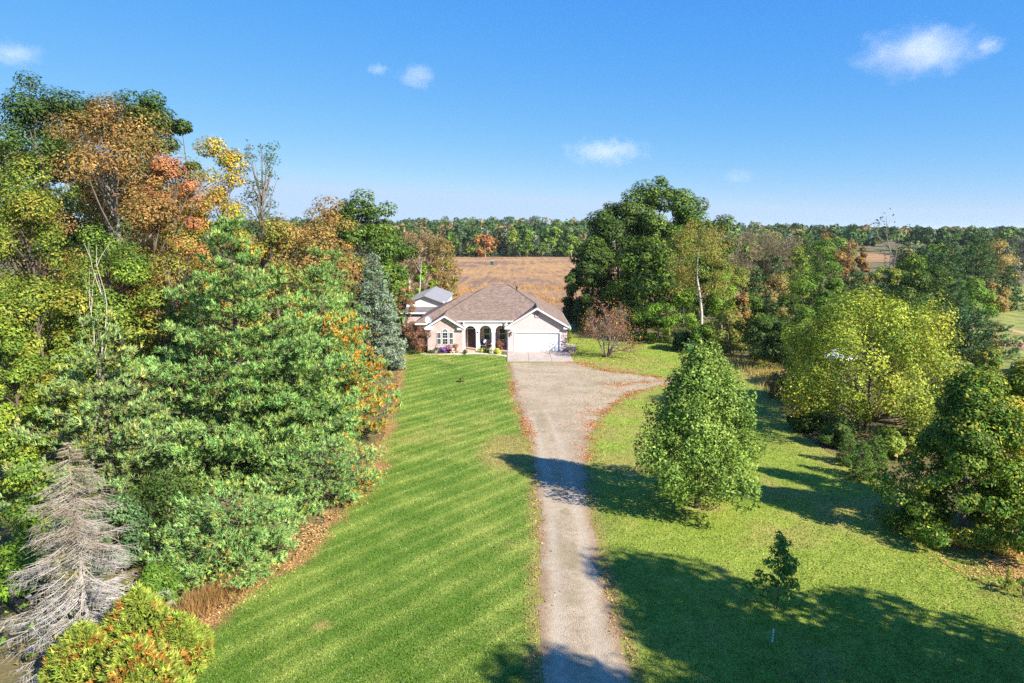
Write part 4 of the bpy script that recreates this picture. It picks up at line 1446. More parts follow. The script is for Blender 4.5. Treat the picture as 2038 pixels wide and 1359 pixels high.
arbor("golden green arborvitae with bronze patches, tallest of its clump in front of the dead spruce", 272, 1172, 20.6, 1.25, 3)
arbor("golden arborvitae at the right end of its clump, next to the lawn edge", 352, 1225, 20.4, 0.9, 4)
arbor("golden arborvitae low at the left of its clump, under the dead spruce branches", 165, 1245, 19.6, 1.05, 5)
arbor("golden bronze arborvitae nearest the bottom edge, in front of its clump", 262, 1275, 18.6, 1.25, 6)

# --- tall deciduous wood behind the pines on the left
D("oak_tree", "very tall dark green oak at the left edge of the wood", 55, 158, 60, 150, OAK_TAN, 15000, 0.34, n=60, cl=0.3)
D("oak_tree", "very tall dark green oak whose rounded top shows behind the rust coloured tree", 178, 162, 63, 110, OAK_TAN, 11000, 0.34, cl=0.36)
D("oak_tree", "tall dark green oak with top right of the rust coloured crown", 282, 178, 64, 86, OAK, 10000, 0.34, cl=0.36)
D("oak_tree", "narrow dark green oak top standing clear right of the rust tree", 366, 228, 65, 34, OAK, 4200, 0.32, cl=0.5, n=20)
D("maple_tree", "large rust brown maple with thinning leaves high in the left wood", 215, 208, 52, 172, RUST, 20000, 0.24, n=90, cl=0.26, base=0.22, bark=M_BARK_GREY)
D("maple_tree", "smaller coral pink maple crown beside the large rust brown maple", 338, 290, 50, 66, PINK, 5200, 0.22, n=30, base=0.45, pal2=RUST)
D("maple_tree", "rust orange maple below the coral crown in the left wood", 300, 380, 47, 105, RUST, 10000, 0.23, n=50, base=0.2, pal2=BROWN)
D("maple_tree", "golden yellow tree between the coral maple and the sparse bare tree", 430, 298, 58, 76, GOLD, 11000, 0.26, n=50, base=0.08, pal2=YELGREEN)
D("sparse_tree", "thin tall tree nearly bare against the sky, right of the golden tree", 514, 284, 64, 58, OAK_TAN, 1500, 0.2, n=90, cl=0.2, base=0.5, shape="vase", coh=1.2, bark=M_BARK_GREY, lumps=0.4)
D("maple_tree", "yellow green maple at the left edge below the tall oak", 40, 325, 44, 118, YELGREEN, 15000, 0.22, n=60, base=0.1)
D("maple_tree", "yellow green maple behind the pale dead trunk", 215, 440, 43, 120, YELGREEN, 15000, 0.21, n=60, base=0.1, pal2=GREEN)
D("maple_tree", "olive brown tree between the rust maple and the tallest white pine", 375, 440, 46, 105, BROWN, 10000, 0.22, n=55, base=0.1, pal2=YELGREEN)
D("maple_tree", "green maple low at the left edge beside the pale blue green pine", 70, 520, 39, 110, YELGREEN, 11000, 0.2, n=50, base=0.05)
D("maple_tree", "bright yellow green maple at the left edge behind the dead spruce", 8, 640, 32, 90, [(lin(116, 130, 46), 3), (lin(140, 138, 52), 1.5), (lin(88, 110, 42), 3)], 9000, 0.17, n=45, base=0.03)
D("maple_tree", "tan brown tree right of the tallest pine against the sky", 588, 410, 70, 104, BROWN, 9000, 0.28, n=50, base=0.15, pal2=TAN)
D("maple_tree", "red brown tree with a domed crown left of the dark oak", 645, 402, 76, 80, BROWN, 6500, 0.3, n=40, base=0.15, pal2=RUST)
D("maple_tree", "tan tree low between the tallest pine and the brown domed tree", 540, 430, 62, 72, TAN, 7500, 0.26, n=40, base=0.1, pal2=YELGREEN)
D("oak_tree", "broad dark green oak behind the blue spruce, left of the house", 716, 384, 88, 102, OAK, 15000, 0.4, n=90, cl=0.25, base=0.06, pal2=GREEN)
D("oak_tree", "mid green oak stepping down right of the broad dark oak", 770, 455, 96, 42, GREEN, 5200, 0.36, n=30, base=0.08, pal2=OAK)
bare("dead_tree", "slender pale dead tree standing in the yellow green wood at left", (at(150, 600, 39)[0], 39), h=at(160, 480, 39)[2], bark=M_BARK_PALE, seed=12, levels=3, spread=0.35, up=0.3, trunk_frac=0.5, r0=0.09, kids=(2, 3), shrink=0.6)
bare("dead_tree", "bare branching snag between the tan brown trees and the tallest pine", (at(300, 560, 43)[0], 43), h=at(300, 500, 43)[2], bark=M_BARK_GREY, seed=15, levels=4, spread=0.6, up=0.15, trunk_frac=0.4, r0=0.12, kids=(2, 3))
for (px, top, d, r_, pal, lab) in [
        (20, 250, 78, 90, OAK, "dark oak far back in the wood at the left edge"),
        (130, 260, 82, 90, OAK, "dark oak seen through gaps of the rust maple"),
        (250, 300, 80, 90, GREEN, "mid green tree filling the wood behind the rust maple"),
        (345, 360, 84, 70, OAK, "dark oak low behind the golden tree"),
        (480, 440, 82, 60, TAN, "tan tree low behind the sparse bare tree"),
        (560, 455, 95, 60, OAK, "dark oak low behind the tan brown tree"),
        (635, 440, 104, 60, GREEN, "green tree low behind the red brown domed tree"),
        (120, 560, 47, 70, GREEN, "green understory tree behind the slender dead tree"),
        (320, 560, 41.5, 70, YELGREEN, "yellow green understory tree right of the bare snag")]:
    D("wood_tree", lab, px, top, d, r_, pal, 4200, 0.3 if d < 60 else 0.42, n=34, base=0.05, group="trees in the left wood")
# --- behind the house on the left
D("plum_shrub_tree", "plum brown ornamental tree at the left corner of the house", 826, 640, 76, 30, PLUM, 2600, 0.16, n=22, base=0.1, cat="tree")
D("plum_shrub_tree", "taller reddish brown tree between blue spruce and barn", 806, 566, 82, 24, PLUM, 2600, 0.2, n=24, base=0.1, pal2=BROWN, cat="tree", shape="column")
D("ash_tree", "leafy mid green tree left of the barn roof", 795, 530, 100, 34, BRIGHT, 4000, 0.3, n=26, base=0.05, pal2=GREEN)
D("ash_tree", "bright yellow green tree with a bare white limb behind the barn", 848, 518, 112, 26, BRIGHT, 3000, 0.32, n=22, base=0.05, pal2=YELGREEN)
bare("dead_tree", "white bare limbed tree leaning over the barn roof", (at(828, 540, 109)[0], 109), h=at(850, 505, 109)[2], bark=M_BARK_PALE, seed=31, levels=3, spread=0.5, up=0.2, trunk_frac=0.45, r0=0.16, kids=(2, 3))
for j, (px, top, d, lab) in enumerate([(812, 462, 128, "grey brown nearly bare tree, leftmost of three behind the barn"), (846, 456, 138, "grey brown nearly bare tree, tallest of three behind the barn"), (878, 470, 134, "tan half bare tree at the edge of the field behind the barn")]):
    D("bare_brown_tree", lab, px, top, d, 36, [(lin(128, 108, 84), 3), (lin(140, 118, 80), 2), (lin(116, 100, 84), 2)] if j < 2 else TAN, 4200, 0.75, n=50, cl=0.36, base=0.05, bark=M_BARK_PALE, group="half bare trees behind the barn", aspect=0.16, coh=1.5)
D("field_edge_shrub", "tan green bush where the field meets the half bare trees", 893, 515, 132, 18, TAN, 1500, 0.35, n=14, base=0.02, pal2=YELGREEN, cat="shrub")
# --- right of the house: oaks and hedgerow
D("oak_tree", "tallest oak in the dark cluster right of the house", 1318, 354, 97, 104, OAK, 19000, 0.4, n=95, cl=0.24, base=0.1, pal2=GREEN)
D("oak_tree", "dark oak forming the left shoulder of the cluster right of the house", 1232, 402, 96, 84, OAK, 13000, 0.4, n=60, cl=0.28, base=0.08)
D("oak_tree", "dark oak at the left foot of the cluster, close to the house corner", 1178, 478, 93, 62, OAK, 10000, 0.36, n=50, cl=0.3, base=0.02)
D("oak_tree", "small dark oak touching the right rear corner of the house", 1148, 538, 97, 36, OAK, 3600, 0.36, n=24, cl=0.4, base=0.02)
D("oak_tree", "dark oak on the right flank of the cluster with a few orange leaves", 1396, 396, 101, 68, OAK, 8000, 0.4, n=40, cl=0.34, base=0.08, pal2=OAK + [(lin(176, 100, 52), 0.5)])
D("oak_tree", "leafy oak low in the middle of the dark cluster", 1290, 470, 90, 78, OAK, 10000, 0.36, n=50, cl=0.3, base=0.02, pal2=GREEN)
D("locust_tree", "airy olive tree with a pale leaning trunk in front of the oaks", 1408, 438, 81, 72, [(lin(128, 122, 60), 3), (lin(112, 116, 54), 3), (lin(144, 120, 66), 2)], 8500, 0.18, n=90, cl=0.22, base=0.36, bark=M_BARK_PALE, trunk_r=0.26, lean=(-1.2, 0), limbs=False, coh=0.9)
for (px, top, d, r_, pal, lab) in [
        (1262, 608, 86, 34, GREEN, "green shrub tree at the lawn end below the dark oaks"),
        (1312, 590, 84, 42, BRIGHT, "bright green tree left of the pale leaning trunk"),
        (1362, 575, 82, 44, BRIGHT, "bright green tree behind the pale leaning trunk"),
        (1442, 548, 84, 40, BRIGHT, "bright green tree right of the pale leaning trunk"),
        (1478, 585, 81, 22, RUST, "small orange red sumac in the hedgerow"),
        (1400, 640, 77, 34, GREEN, "dark leafy bush below the pale trunk"),
        (1452, 612, 76, 44, [(lin(120, 116, 58), 3), (lin(96, 104, 44), 3), (lin(140, 116, 60), 1)], "olive tree with thinning leaves right of the sumac"),
        (1522, 630, 72, 46, OAK_TAN, "dark olive tree in the hedgerow behind the lone young tree"),
        (1572, 585, 77, 48, OAK, "dark tree in the hedgerow right of centre"),
        (1612, 538, 82, 56, GREEN, "leafy green tree standing above the hedgerow"),
        (1662, 560, 78, 40, GREEN, "green tree behind the left side of the yellow maple"),
        (1596, 700, 60, 46, OAK_TAN, "dark shrub tree just left of the yellow maple foot"),
        (1560, 735, 56, 34, TAN, "tan brown bush in the dry grass left of the yellow maple"),
        (1640, 770, 53, 44, GREEN, "dark green bush under the left side of the yellow maple"),
        (1610, 815, 46.5, 40, OAK, "dark bush at the lawn edge below the yellow maple"),
        (1670, 830, 43, 40, OAK_TAN, "brown tinged bush in front of the yellow maple trunk"),
        (1800, 850, 41, 60, YELGREEN, "yellow green bush between the yellow maple and the dense green maple"),
        (1740, 640, 72, 50, GREEN, "green tree hidden close behind the yellow maple"),
        (1840, 620, 76, 50, OAK_TAN, "olive tree behind the right shoulder of the yellow maple"),
        (1600, 612, 70, 50, GREEN, "green tree behind the left shoulder of the yellow maple"),
        (1455, 520, 98, 46, YELGREEN, "olive yellow tree below the bare grey grove"),
        (1540, 548, 94, 44, TAN, "tan olive tree right of the soft green pine"),
        (1580, 535, 100, 40, YELGREEN, "yellow olive tree left of the leafy green tree"),
        (1640, 520, 104, 44, OAK_TAN, "olive tree rising behind the leafy green tree"),
        (1500, 590, 84, 44, GREEN, "green tree below the soft green pine"),
        (1700, 575, 86, 40, YELGREEN, "yellow green tree behind the top of the yellow maple"),
        (1350, 655, 79, 30, OAK, "dark bush at the end of the back lawn"),
        (1556, 660, 67, 40, OAK_TAN, "dark bush with brown tips left of the yellow maple")]:
    D("hedgerow_tree", lab, px, top, d, r_, pal, 3700, 0.25, n=36, cl=0.32, base=0.03, group="trees of the right hedgerow", bark=M_BARK_GREY)
PD = dict(base=0.3, whorl=0.62, n_br=8, puffs_m=3.6, n_need=18, nlen=0.38, nwid=0.13, bare_inner=0.1, exp=0.7, up=0.12, fan=0.34, puff_r=0.32, irregular=0.3)
for (px, top, d, r_, lab) in [
        (1508, 526, 86, 44, "soft green pine right of the bare grey trees"),
        (1548, 505, 112, 34, "narrow dark pine behind the soft green pine"),
        (1705, 528, 104, 42, "dark blue green pine left of the dark maple"),
        (1752, 556, 96, 34, "pine in the gap left of the dark maple"),
        (1905, 552, 92, 54, "green pine behind the right side of the yellow maple"),
        (1940, 606, 74, 84, "spreading pine right of the yellow maple beside the pasture"),
        (1880, 600, 78, 46, "dark pine close behind the yellow maple"),
        (1895, 462, 122, 52, "tall flat topped pine near the horizon at the right"),
        (1952, 455, 130, 60, "tallest broad pine on the right skyline"),
        (1842, 480, 128, 40, "tall pine left of the flat topped pine"),
        (2012, 522, 118, 38, "dark spruce standing alone beside the pasture")]:
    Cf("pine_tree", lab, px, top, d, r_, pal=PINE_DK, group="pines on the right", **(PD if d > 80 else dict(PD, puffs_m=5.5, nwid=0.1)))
D("maple_tree", "compact dark maple with yellowish top behind the yellow maple", 1815, 533, 90, 62, OAK, 7500, 0.3, n=44, base=0.02, pal2=[(lin(74, 96, 40), 6), (lin(150, 140, 56), 1)])
D("yellow_maple", "big round yellow green maple at the right, brightest tree in view", 1745, 588, 46.5, 196, YELLOW, 34000, 0.22, n=230, cl=0.15, base=0.1, flat=1.0, coh=0.7, pal2=YELGREEN, lumps=0.42, bark=M_BARK)
D("linden_tree", "lone egg shaped green tree in the lawn right of the drive", 1400, 692, 33.0, 160, [(lin(116, 136, 62), 3), (lin(132, 150, 74), 3), (lin(96, 118, 52), 2)], 24000, 0.16, n=230, cl=0.16, base=0.125, shape="pyramid", flat=1.1, coh=1.0, inner=0.12, pal2=[(lin(124, 146, 70), 2), (lin(92, 118, 50), 3)], lumps=0.22, trunk_r=0.12)
D("maple_tree", "dense green maple with golden leaf tips at the right edge of the lawn", 1945, 744, 29.5, 172, [(lin(70, 96, 36), 4), (lin(92, 114, 40), 3), (lin(150, 146, 52), 1)], 28000, 0.165, n=200, cl=0.18, base=0.02, shape="pyramid", coh=0.7, limbs=False, pal2=[(lin(84, 108, 38), 3), (lin(156, 148, 56), 0.7)], trunk_r=0.13)
D("maple_tree", "yellow tipped maple cut by the right edge of the view", 2045, 725, 31, 95, [(lin(92, 114, 40), 3), (lin(150, 146, 52), 2), (lin(172, 144, 54), 1)], 11000, 0.16, n=50, base=0.06, shape="egg")
bare("crabapple_tree", "small multi stemmed crabapple with sparse red leaves right of the garage", (gp(1208, 710)[0], gp(1208, 710)[1]), h=6.1, seed=9, levels=4, stems=5, leaves_per_tip=5, leaf=0.14, pal=[(lin(152, 88, 84), 4), (lin(122, 88, 62), 3), (lin(118, 116, 62), 2), (lin(178, 110, 60), 1)], spread=0.62, up=0.1, trunk_frac=0.36, r0=0.13, bark=M_BARK_GREY, scatter=0.28)
for j, (px, top, d, lab) in enumerate([(1472, 458, 148, "bare grey tree, leftmost of the grove right of the oaks"), (1512, 452, 156, "bare grey tree in the middle of the grove right of the oaks"), (1556, 460, 152, "bare tan grey tree at the right end of the grove")]):
    X, Y, h = spot(px, top, d)
    D("bare_tree", lab, px, top, d, 46, [(lin(128, 116, 98), 3), (lin(140, 124, 98), 2), (lin(112, 104, 92), 2)], 4600, 0.8, n=60, cl=0.34, base=0.12, bark=M_BARK_GREY, group="bare grey grove", aspect=0.12, coh=1.5, shape="vase")
X, Y, h = spot(1788, 428, 122)
bare("sparse_tree", "tall forked tree with leaf tufts only at its top, on the right skyline", (X, 122), h=h, seed=77, levels=4, leaves_per_tip=5, leaf=0.34, pal=OAK_TAN, spread=0.5, up=0.28, trunk_frac=0.42, r0=0.3, bark=M_BARK_GREY, kids=(2, 3), scatter=0.5)
for (px, top, d, r_, pal, lab) in [
        (1640, 474, 132, 40, GREEN, "rounded green tree left of the rust orange tree"),
        (1690, 478, 142, 34, RUST, "rust orange tree in front of the small far field"),
        (1722, 492, 136, 22, BROWN, "brown thinning tree touching the rust orange tree"),
        (1592, 498, 118, 34, YELGREEN, "yellow brown tree in front of the green rounded tree"),
        (1860, 530, 108, 50, OAK_TAN, "olive tree below the flat topped pine"),
        (1925, 545, 104, 50, GREEN, "green tree below the broadest skyline pine"),
        (1985, 560, 112, 30, TAN, "tan tree left of the lone dark spruce"),
        (1820, 505, 124, 40, GREEN, "green tree right of the forked sparse tree"),
        (1765, 524, 112, 36, YELGREEN, "yellow green tree under the forked sparse tree"),
        (1990, 470, 150, 44, TAN, "tan olive tree right of the broad skyline pine"),
        (2032, 462, 178, 46, [(lin(112, 106, 104), 3), (lin(98, 98, 92), 2)], "grey bare looking tree at the right edge on the skyline"),
        (1978, 640, 79, 22, TAN, "tan bush between the spreading pine and the pasture"),
        (1968, 690, 68, 30, YELGREEN, "yellow green bush below the spreading pine"),
        (1468, 470, 175, 44, TAN, "tan tree behind the bare grey grove"),
        (1600, 462, 190, 40, OAK, "dark tree behind the right end of the grey grove")]:
    D("field_tree", lab, px, top, d, r_, pal, 3600, 0.36 if d > 90 else 0.22, n=34, base=0.04, group="trees beyond the right hedgerow")
# small spruces, saplings
SS = dict(base=0.05, whorl=0.2, n_br=9, puffs_m=12, n_need=18, nlen=0.13, nwid=0.03, exp=0.85, up=0.12, fan=0.3, puff_r=0.1, irregular=0.12, pal=[(lin(86, 112, 52), 3), (lin(102, 126, 58), 2)], cat="tree", group="young spruces by the yellow maple")
for (px, top, d, r_, lab) in [(1718, 872, 37.2, 36, "young spruce, nearest of three below the yellow maple"), (1748, 862, 39, 30, "young spruce at the right of three below the yellow maple"), (1690, 858, 39.5, 26, "young spruce at the left of three below the yellow maple")]:
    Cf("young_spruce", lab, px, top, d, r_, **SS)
X, Y = gp(1546, 1212)
sg = at(1558, 1058, Y)
deciduous("sapling", "slim young maple sapling in the near lawn, dark green upright twigs", (X, Y), cat="tree", h=sg[2], r=1.1, base=0.55, n_clump=48, clump=0.22, leaves=1050, leaf=0.14, pal=[(lin(86, 120, 52), 3), (lin(106, 136, 58), 2), (lin(150, 156, 74), 0.8)], shape="cone", seed=8, trunk_r=0.03, inner=0.1, lumps=0.35)
for (px, py, hh, rr, lab) in [(2000, 1172, 0.9, 0.28, "tiny golden sapling in the lawn at the right edge below the maple"), (2034, 1190, 1.0, 0.25, "tiny sapling cut by the right edge of the view")]:
    x_, y_ = gp(px, py)
    shrub("sapling", lab, (x_, y_), hh, rr, 160, 0.09, YELGREEN, cat="sapling", seed=px)
for (px, top, d, r_, pal, lab, sd_) in [(70, 905, 26.5, 70, GREEN, "dark green bush behind the left side of the dead spruce", 61), (20, 1085, 24.5, 60, BRIGHT, "bright green bush at the left edge beside the dead spruce", 62), (228, 985, 26.5, 70, PINE_DK, "dark bush between the dead spruce and the young white pine", 63), (312, 1120, 23.6, 45, GREEN, "dark leafy bush just above the arborvitae clump", 64), (110, 1010, 29, 80, OAK, "shaded bush deep behind the dead spruce", 65), (330, 930, 30, 90, OAK, "shaded bush under the tallest white pine", 66)]:
    X, Y, h = spot(px, top, d)
    shrub("wood_shrub", lab, (X, Y), h, r_ * d / FOC, 3600, 0.13, pal, seed=sd_, n_clump=30)
# trees right of the view whose shade falls on the near lawn
for (x_, y_, hh, rr, lab) in [(23.6, 7.2, 15.2, 4.6, "tall shade tree beyond the right edge of the view, between the other two"), (22.4, 11.9, 15.2, 5.2, "tall shade tree beyond the right edge of the view, farther one"), (19.4, 3.6, 16.0, 5.4, "tall shade tree beyond the right edge of the view, nearer one")]:
    deciduous("shade_tree", lab, (x_, y_), h=hh, r=rr, base=hh * 0.18, n_clump=60, clump=rr * 0.33, leaves=10500, leaf=0.42, pal=GREEN, seed=int(hh * 10), trunk_r=0.25)
# ------------------------------------------------------------------ far treeline (individuals) and the forest beyond (one mass)
def far_mesh(name, kind, seed):
    rg = np.random.default_rng(seed)
    if kind in ("dark", "green", "rust", "tan", "gold"):
        pal = {"dark": [(lin(58, 78, 42), 3), (lin(70, 90, 46), 2)], "green": GREEN, "rust": ORANGE, "tan": [(lin(134, 118, 86), 3), (lin(122, 110, 76), 2)], "gold": YELGREEN}[kind]
        V, F, col, segs = decid_arrays(1.0, 0.42, 0.05, 26, 0.15, 900, 0.068, pal, seed=seed, shape="egg" if seed % 2 else "round", trunk_r=0.014, limbs=False, fine=1.0)
        fm = M_LEAF
    else:
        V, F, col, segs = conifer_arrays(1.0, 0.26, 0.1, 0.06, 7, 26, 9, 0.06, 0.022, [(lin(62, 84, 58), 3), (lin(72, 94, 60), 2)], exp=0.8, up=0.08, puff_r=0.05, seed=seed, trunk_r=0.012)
        fm = M_NEEDLE
    return segs_mesh(name, segs, M_BARK_PALE, 4), np_mesh(name, V, [F], [col], mats=[fm])


KINDS = {"dark": ("oak_tree", "dark green broadleaf tree in the far treeline beyond the fields"), "green": ("broadleaf_tree", "mid green broadleaf tree in the far treeline beyond the fields"), "tan": ("thinning_tree", "tan half bare tree in the far treeline beyond the fields"), "pine": ("pine_tree", "dark conifer in the far treeline beyond the fields"), "gold": ("broadleaf_tree", "yellow green tree in the far treeline beyond the fields")}
MESH = {k: [far_mesh(n_[0], k, 300 + 7 * i + j) for j in range(2)] for i, (k, n_) in enumerate(KINDS.items())}
rg = np.random.default_rng(5)
cand = []
edge = [(-75, 340), (-40, 352), (0, 349), (60, 342), (100, 334)]
for row, (dy, n_) in enumerate([(2, 30), (10, 26), (20, 24), (32, 22)]):
    for k in range(n_):
        x = -78 + 180 * (k + rg.uniform(0, 1)) / n_
        y = np.interp(x, [e[0] for e in edge], [e[1] for e in edge]) + dy + rg.uniform(-3, 4)
        cand.append((x, y, rg.uniform(6, 11) if row == 0 else rg.uniform(9.5, 15)))
for k in range(160):
    px = rg.uniform(1430, 2060)
    y = rg.uniform(190, 380)
    x = (px - 1019) * y / FOC
    fx0, fx1 = at(1716, 500, y)[0], at(1796, 500, y)[0]
    if fx0 < x < fx1 and y > 150:
        continue
    if px > 1960 and y < 210:
        continue
    cand.append((x, y, rg.uniform(6, 12.5) * (0.8 if px > 1700 else 1)))
for k in range(30):
    y = rg.uniform(150, 330)
    x = (rg.uniform(1120, 1330) - 1019) * y / FOC
    cand.append((x + 20, y, rg.uniform(7, 13)))
for (x, y, hh) in cand:
    k = rg.choice(["dark", "green", "tan", "pine", "gold"], p=[0.4, 0.19, 0.14, 0.24, 0.03])
    nm, lab = KINDS[k]
    o = empty(nm, (x, y, float(terrain(x, y)) - 0.1))
    tm, cm = MESH[k][rg.integers(0, 2)]
    link("trunk", tm, o)
    link("crown", cm, o)
    px_ = 1019 + x / y * FOC
    if y > 333 and x < 105:
        dy_ = y - np.interp(x, [e[0] for e in edge], [e[1] for e in edge])
        zone = ("in front" if dy_ < 7 else "in second row" if dy_ < 15 else "in third row" if dy_ < 26 else "at back") + " of field-edge wood " + ("above the barn" if px_ < 920 else "near hunting blind" if px_ < 1030 else "above house ridge" if px_ < 1130 else "behind dark oaks" if px_ < 1300 else "right of the oaks")
    elif x > 60:
        zone = "in far scrub " + ("behind the bare grey grove" if px_ < 1590 else "left of the small far field" if px_ < 1700 else "below the small far field" if px_ < 1840 else "behind the skyline pines" if px_ < 1960 else "beyond the pasture") + (", close row" if y < 260 else ", middle row" if y < 320 else ", distant row")
    else:
        zone = "behind the dark oaks right of the house"
    size = "low" if hh < 9.5 else ("tall" if hh > 13 else "middling")
    lab = size + " " + lab.replace("broadleaf ", "").replace("in the far treeline beyond the fields", zone)
    o.scale = (hh * rg.uniform(0.85, 1.25), hh * rg.uniform(0.85, 1.25), hh)
    o.rotation_euler[2] = rg.uniform(0, 6.28)
    tag(o, lab, "tree", "far treeline trees")
for (px, d, hh, w, k, lab) in [(966, 346, 13, 1.0, "rust", "bright orange tree at the far edge of the field"), (935, 347, 8, 0.8, "gold", "small yellow tree left of the orange one at the field edge"), (1018, 352, 15, 0.55, "gold", "tall slim tan gold tree right of the orange one at the field edge"), (1640, 330, 12, 0.9, "rust", "reddish tree standing far off right of the grey grove")]:
    o = empty("autumn_tree", ((px - 1019) * d / FOC, d, 0))
    tm, cm = far_mesh("autumn_tree", k, px)
    link("trunk", tm, o)
    link("crown", cm, o)
    o.scale = (hh * w, hh * w, hh)
    tag(o, lab, "tree")

# the wooded hill behind: one mass
P, Nn, S, Cc = [], [], [], []
rg = np.random.default_rng(8)
pals = [([(lin(58, 78, 44), 3), (lin(66, 88, 48), 2)], 0.5), ([(lin(84, 104, 52), 2), (lin(96, 112, 56), 1)], 0.22), ([(lin(136, 118, 84), 2), (lin(120, 106, 78), 1)], 0.14), ([(lin(66, 88, 64), 1)], 0.1), ([(lin(150, 112, 70), 1)], 0.012), ([(lin(132, 134, 62), 1)], 0.01)]
nt_ = 2100
yy = 365 + 1700 * rg.uniform(0, 1, nt_) ** 1.9
xx = rg.uniform(-0.86, 0.86, nt_) * yy
pw_ = np.array([p[1] for p in pals])
for x, y in zip(xx, yy):
    px = 1019 + x / y * FOC
    hh = rg.uniform(9, 19) * (1 if px < 1450 else 0.85)
    if 1705 < px < 1805 and y < 400:
        continue
    z0 = float(terrain(x, y))
    nl = int(np.clip(110 * (500 / y), 40, 150))
    d = unit(nl, rg)
    d[:, 2] = np.abs(d[:, 2]) * 1.0 - 0.25
    rr = hh * rg.uniform(0.28, 0.42)
    lump = 1 + 0.3 * np.sin(3 * np.arctan2(d[:, 1], d[:, 0]) + x) * (1 - np.abs(d[:, 2]))
    P.append(np.array([x, y, z0 + hh * 0.58]) + d * np.array([rr, rr, hh * 0.42]) * lump[:, None] * rg.uniform(0.75, 1.05, (nl, 1)))
    Nn.append(d + 0.7 * unit(nl, rg) + np.array([0, 0, 0.2]))
    S.append(np.full(nl, 1.3 + y / 750) * rg.uniform(0.7, 1.3, nl))
    pal = pals[rg.choice(len(pals), p=pw_ / pw_.sum())][0]
    Cc.append(pick_colors(pal, 1, rg, 0.12) * np.exp(rg.normal(0, 0.18, (nl, 1))))
V, F = leaf_arrays(np.concatenate(P), np.concatenate(Nn), np.concatenate(S), 0.85, rg)
tag(link("far_forest", np_mesh("far_forest", V, [F], [np.concatenate(Cc)], mats=[M_LEAF])), "dark mixed autumn forest covering the low hill to the horizon", "forest", kind="stuff")
# undergrowth of the woods and tall weeds: nobody could count them
P, S, Cc = [], [], []


def patch(n, x0, x1, y0, y1, hgt, size, pal, cond=None):
    x, y = rg.uniform(x0, x1, n), rg.uniform(y0, y1, n)
    k = fbm(x / 2.5, y / 2.5, 41) > 0.38
    if cond is not None:
        k &= cond(x, y)
    x, y = x[k], y[k]
    top = hgt * (0.3 + 1.2 * vnoise(x / 1.6, y / 1.6, 51))
    P.append(np.stack([x, y, top * rg.uniform(0.05, 1, len(x))], 1))
    S.append(size * rg.uniform(0.6, 1.4, len(x)))
    Cc.append(pick_colors(pal, len(x), rg, 0.25))


wood = lambda x, y: x < lx(y) - 0.9
patch(30000, -45, -8, 20, 60, 1.3, 0.2, YELGREEN + GREEN + TAN, lambda x, y: wood(x, y) & (x > -0.8 * y))
patch(16000, -70, -12, 60, 130, 1.8, 0.34, GREEN + TAN + BROWN, lambda x, y: wood(x, y) & (x > -0.8 * y) & ((x < -15) | (y < 74)))
hedge = lambda x, y: x > rx(y) + 0.8
patch(26000, 19, 45, 36, 98, 1.3, 0.2, OAK_TAN + YELGREEN + GREEN + TAN[:1], lambda x, y: hedge(x, y) & (x < 0.66 * y))
patch(14000, 10, 110, 98, 190, 2.4, 0.42, OAK_TAN + TAN + GREEN, lambda x, y: (x > 14) & (x < 0.60 * y))
patch(7000, 22, 60, 18, 40, 0.7, 0.16, TAN + OAK_TAN, lambda x, y: hedge(x, y) & (x > rx(y) + 3))
P, S, Cc = np.concatenate(P), np.concatenate(S), np.concatenate(Cc)
V, F = leaf_arrays(P, unit(len(P), rg) + np.array([0, 0, 0.8]), S, 0.6, rg)
tag(link("undergrowth", np_mesh("undergrowth", V, [F], [Cc], mats=[M_LEAF])), "tangled low undergrowth filling the woods and hedgerow floor", "undergrowth", kind="stuff")


def blades(name, label, cat, n, fx, hgt, wid, pal):
    x, y = fx(n)
    dv = norm(np.stack([rg.normal(0, 0.28, len(x)), rg.normal(0, 0.28, len(x)), np.ones(len(x))], 1))
    p = np.stack([x, y, np.zeros(len(x))], 1)
    sd_ = norm(np.cross(dv, unit(len(x), rg))) * wid
    V = np.stack([p - sd_, p + sd_, p + dv * hgt * rg.uniform(0.5, 1.2, (len(x), 1))], 1).reshape(-1, 3)
    tag(link(name, np_mesh(name, V, [np.arange(3 * len(x)).reshape(-1, 3)], [pick_colors(pal, len(x), rg, 0.22)], mats=[M_GRASSBLADE])), label, cat, kind="stuff")


def strip(n):
    t = rg.uniform(0, 1, n)
    pl = [gp(1480, 722), gp(1520, 735), gp(1560, 760), gp(1575, 790)]
    u = t * 3
    i = np.minimum(u.astype(int), 2)
    a_ = np.array(pl)[i]
    b_ = np.array(pl)[i + 1]
    q_ = a_ + (b_ - a_) * (u - i)[:, None] + rg.normal(0, 1, (n, 2)) * np.array([1.1, 1.6])
    return q_[:, 0], q_[:, 1]


blades("tall_grass", "tall tan dry grass strip left of the yellow maple", "grass", 6000, strip, 0.65, 0.02, [(lin(190, 160, 104), 3), (lin(170, 148, 92), 2), (lin(140, 138, 70), 1)])


def weeds(n):
    a_, b_ = np.array(gp(370, 1235)), np.array(gp(500, 1165))
    t = rg.uniform(0, 1, (n, 1))
    q_ = a_ + (b_ - a_) * t + rg.normal(0, 1, (n, 2)) * np.array([0.3, 0.45]) + np.array([-0.3, 0.3])
    return q_[:, 0], q_[:, 1]


blades("dry_weeds", "brown dry weeds along the pine edge by the arborvitae", "weeds", 2600, weeds, 0.55, 0.012, [(lin(164, 122, 84), 3), (lin(140, 104, 74), 2), (lin(120, 118, 60), 1)])


def fieldgrass(n):
    x = rg.uniform(-26, 34, n)
    y = 108 + 60 * rg.uniform(0, 1, n) ** 1.6
    k = fbm(x / 12, y / 9, 61) > 0.5
    return x[k], y[k]


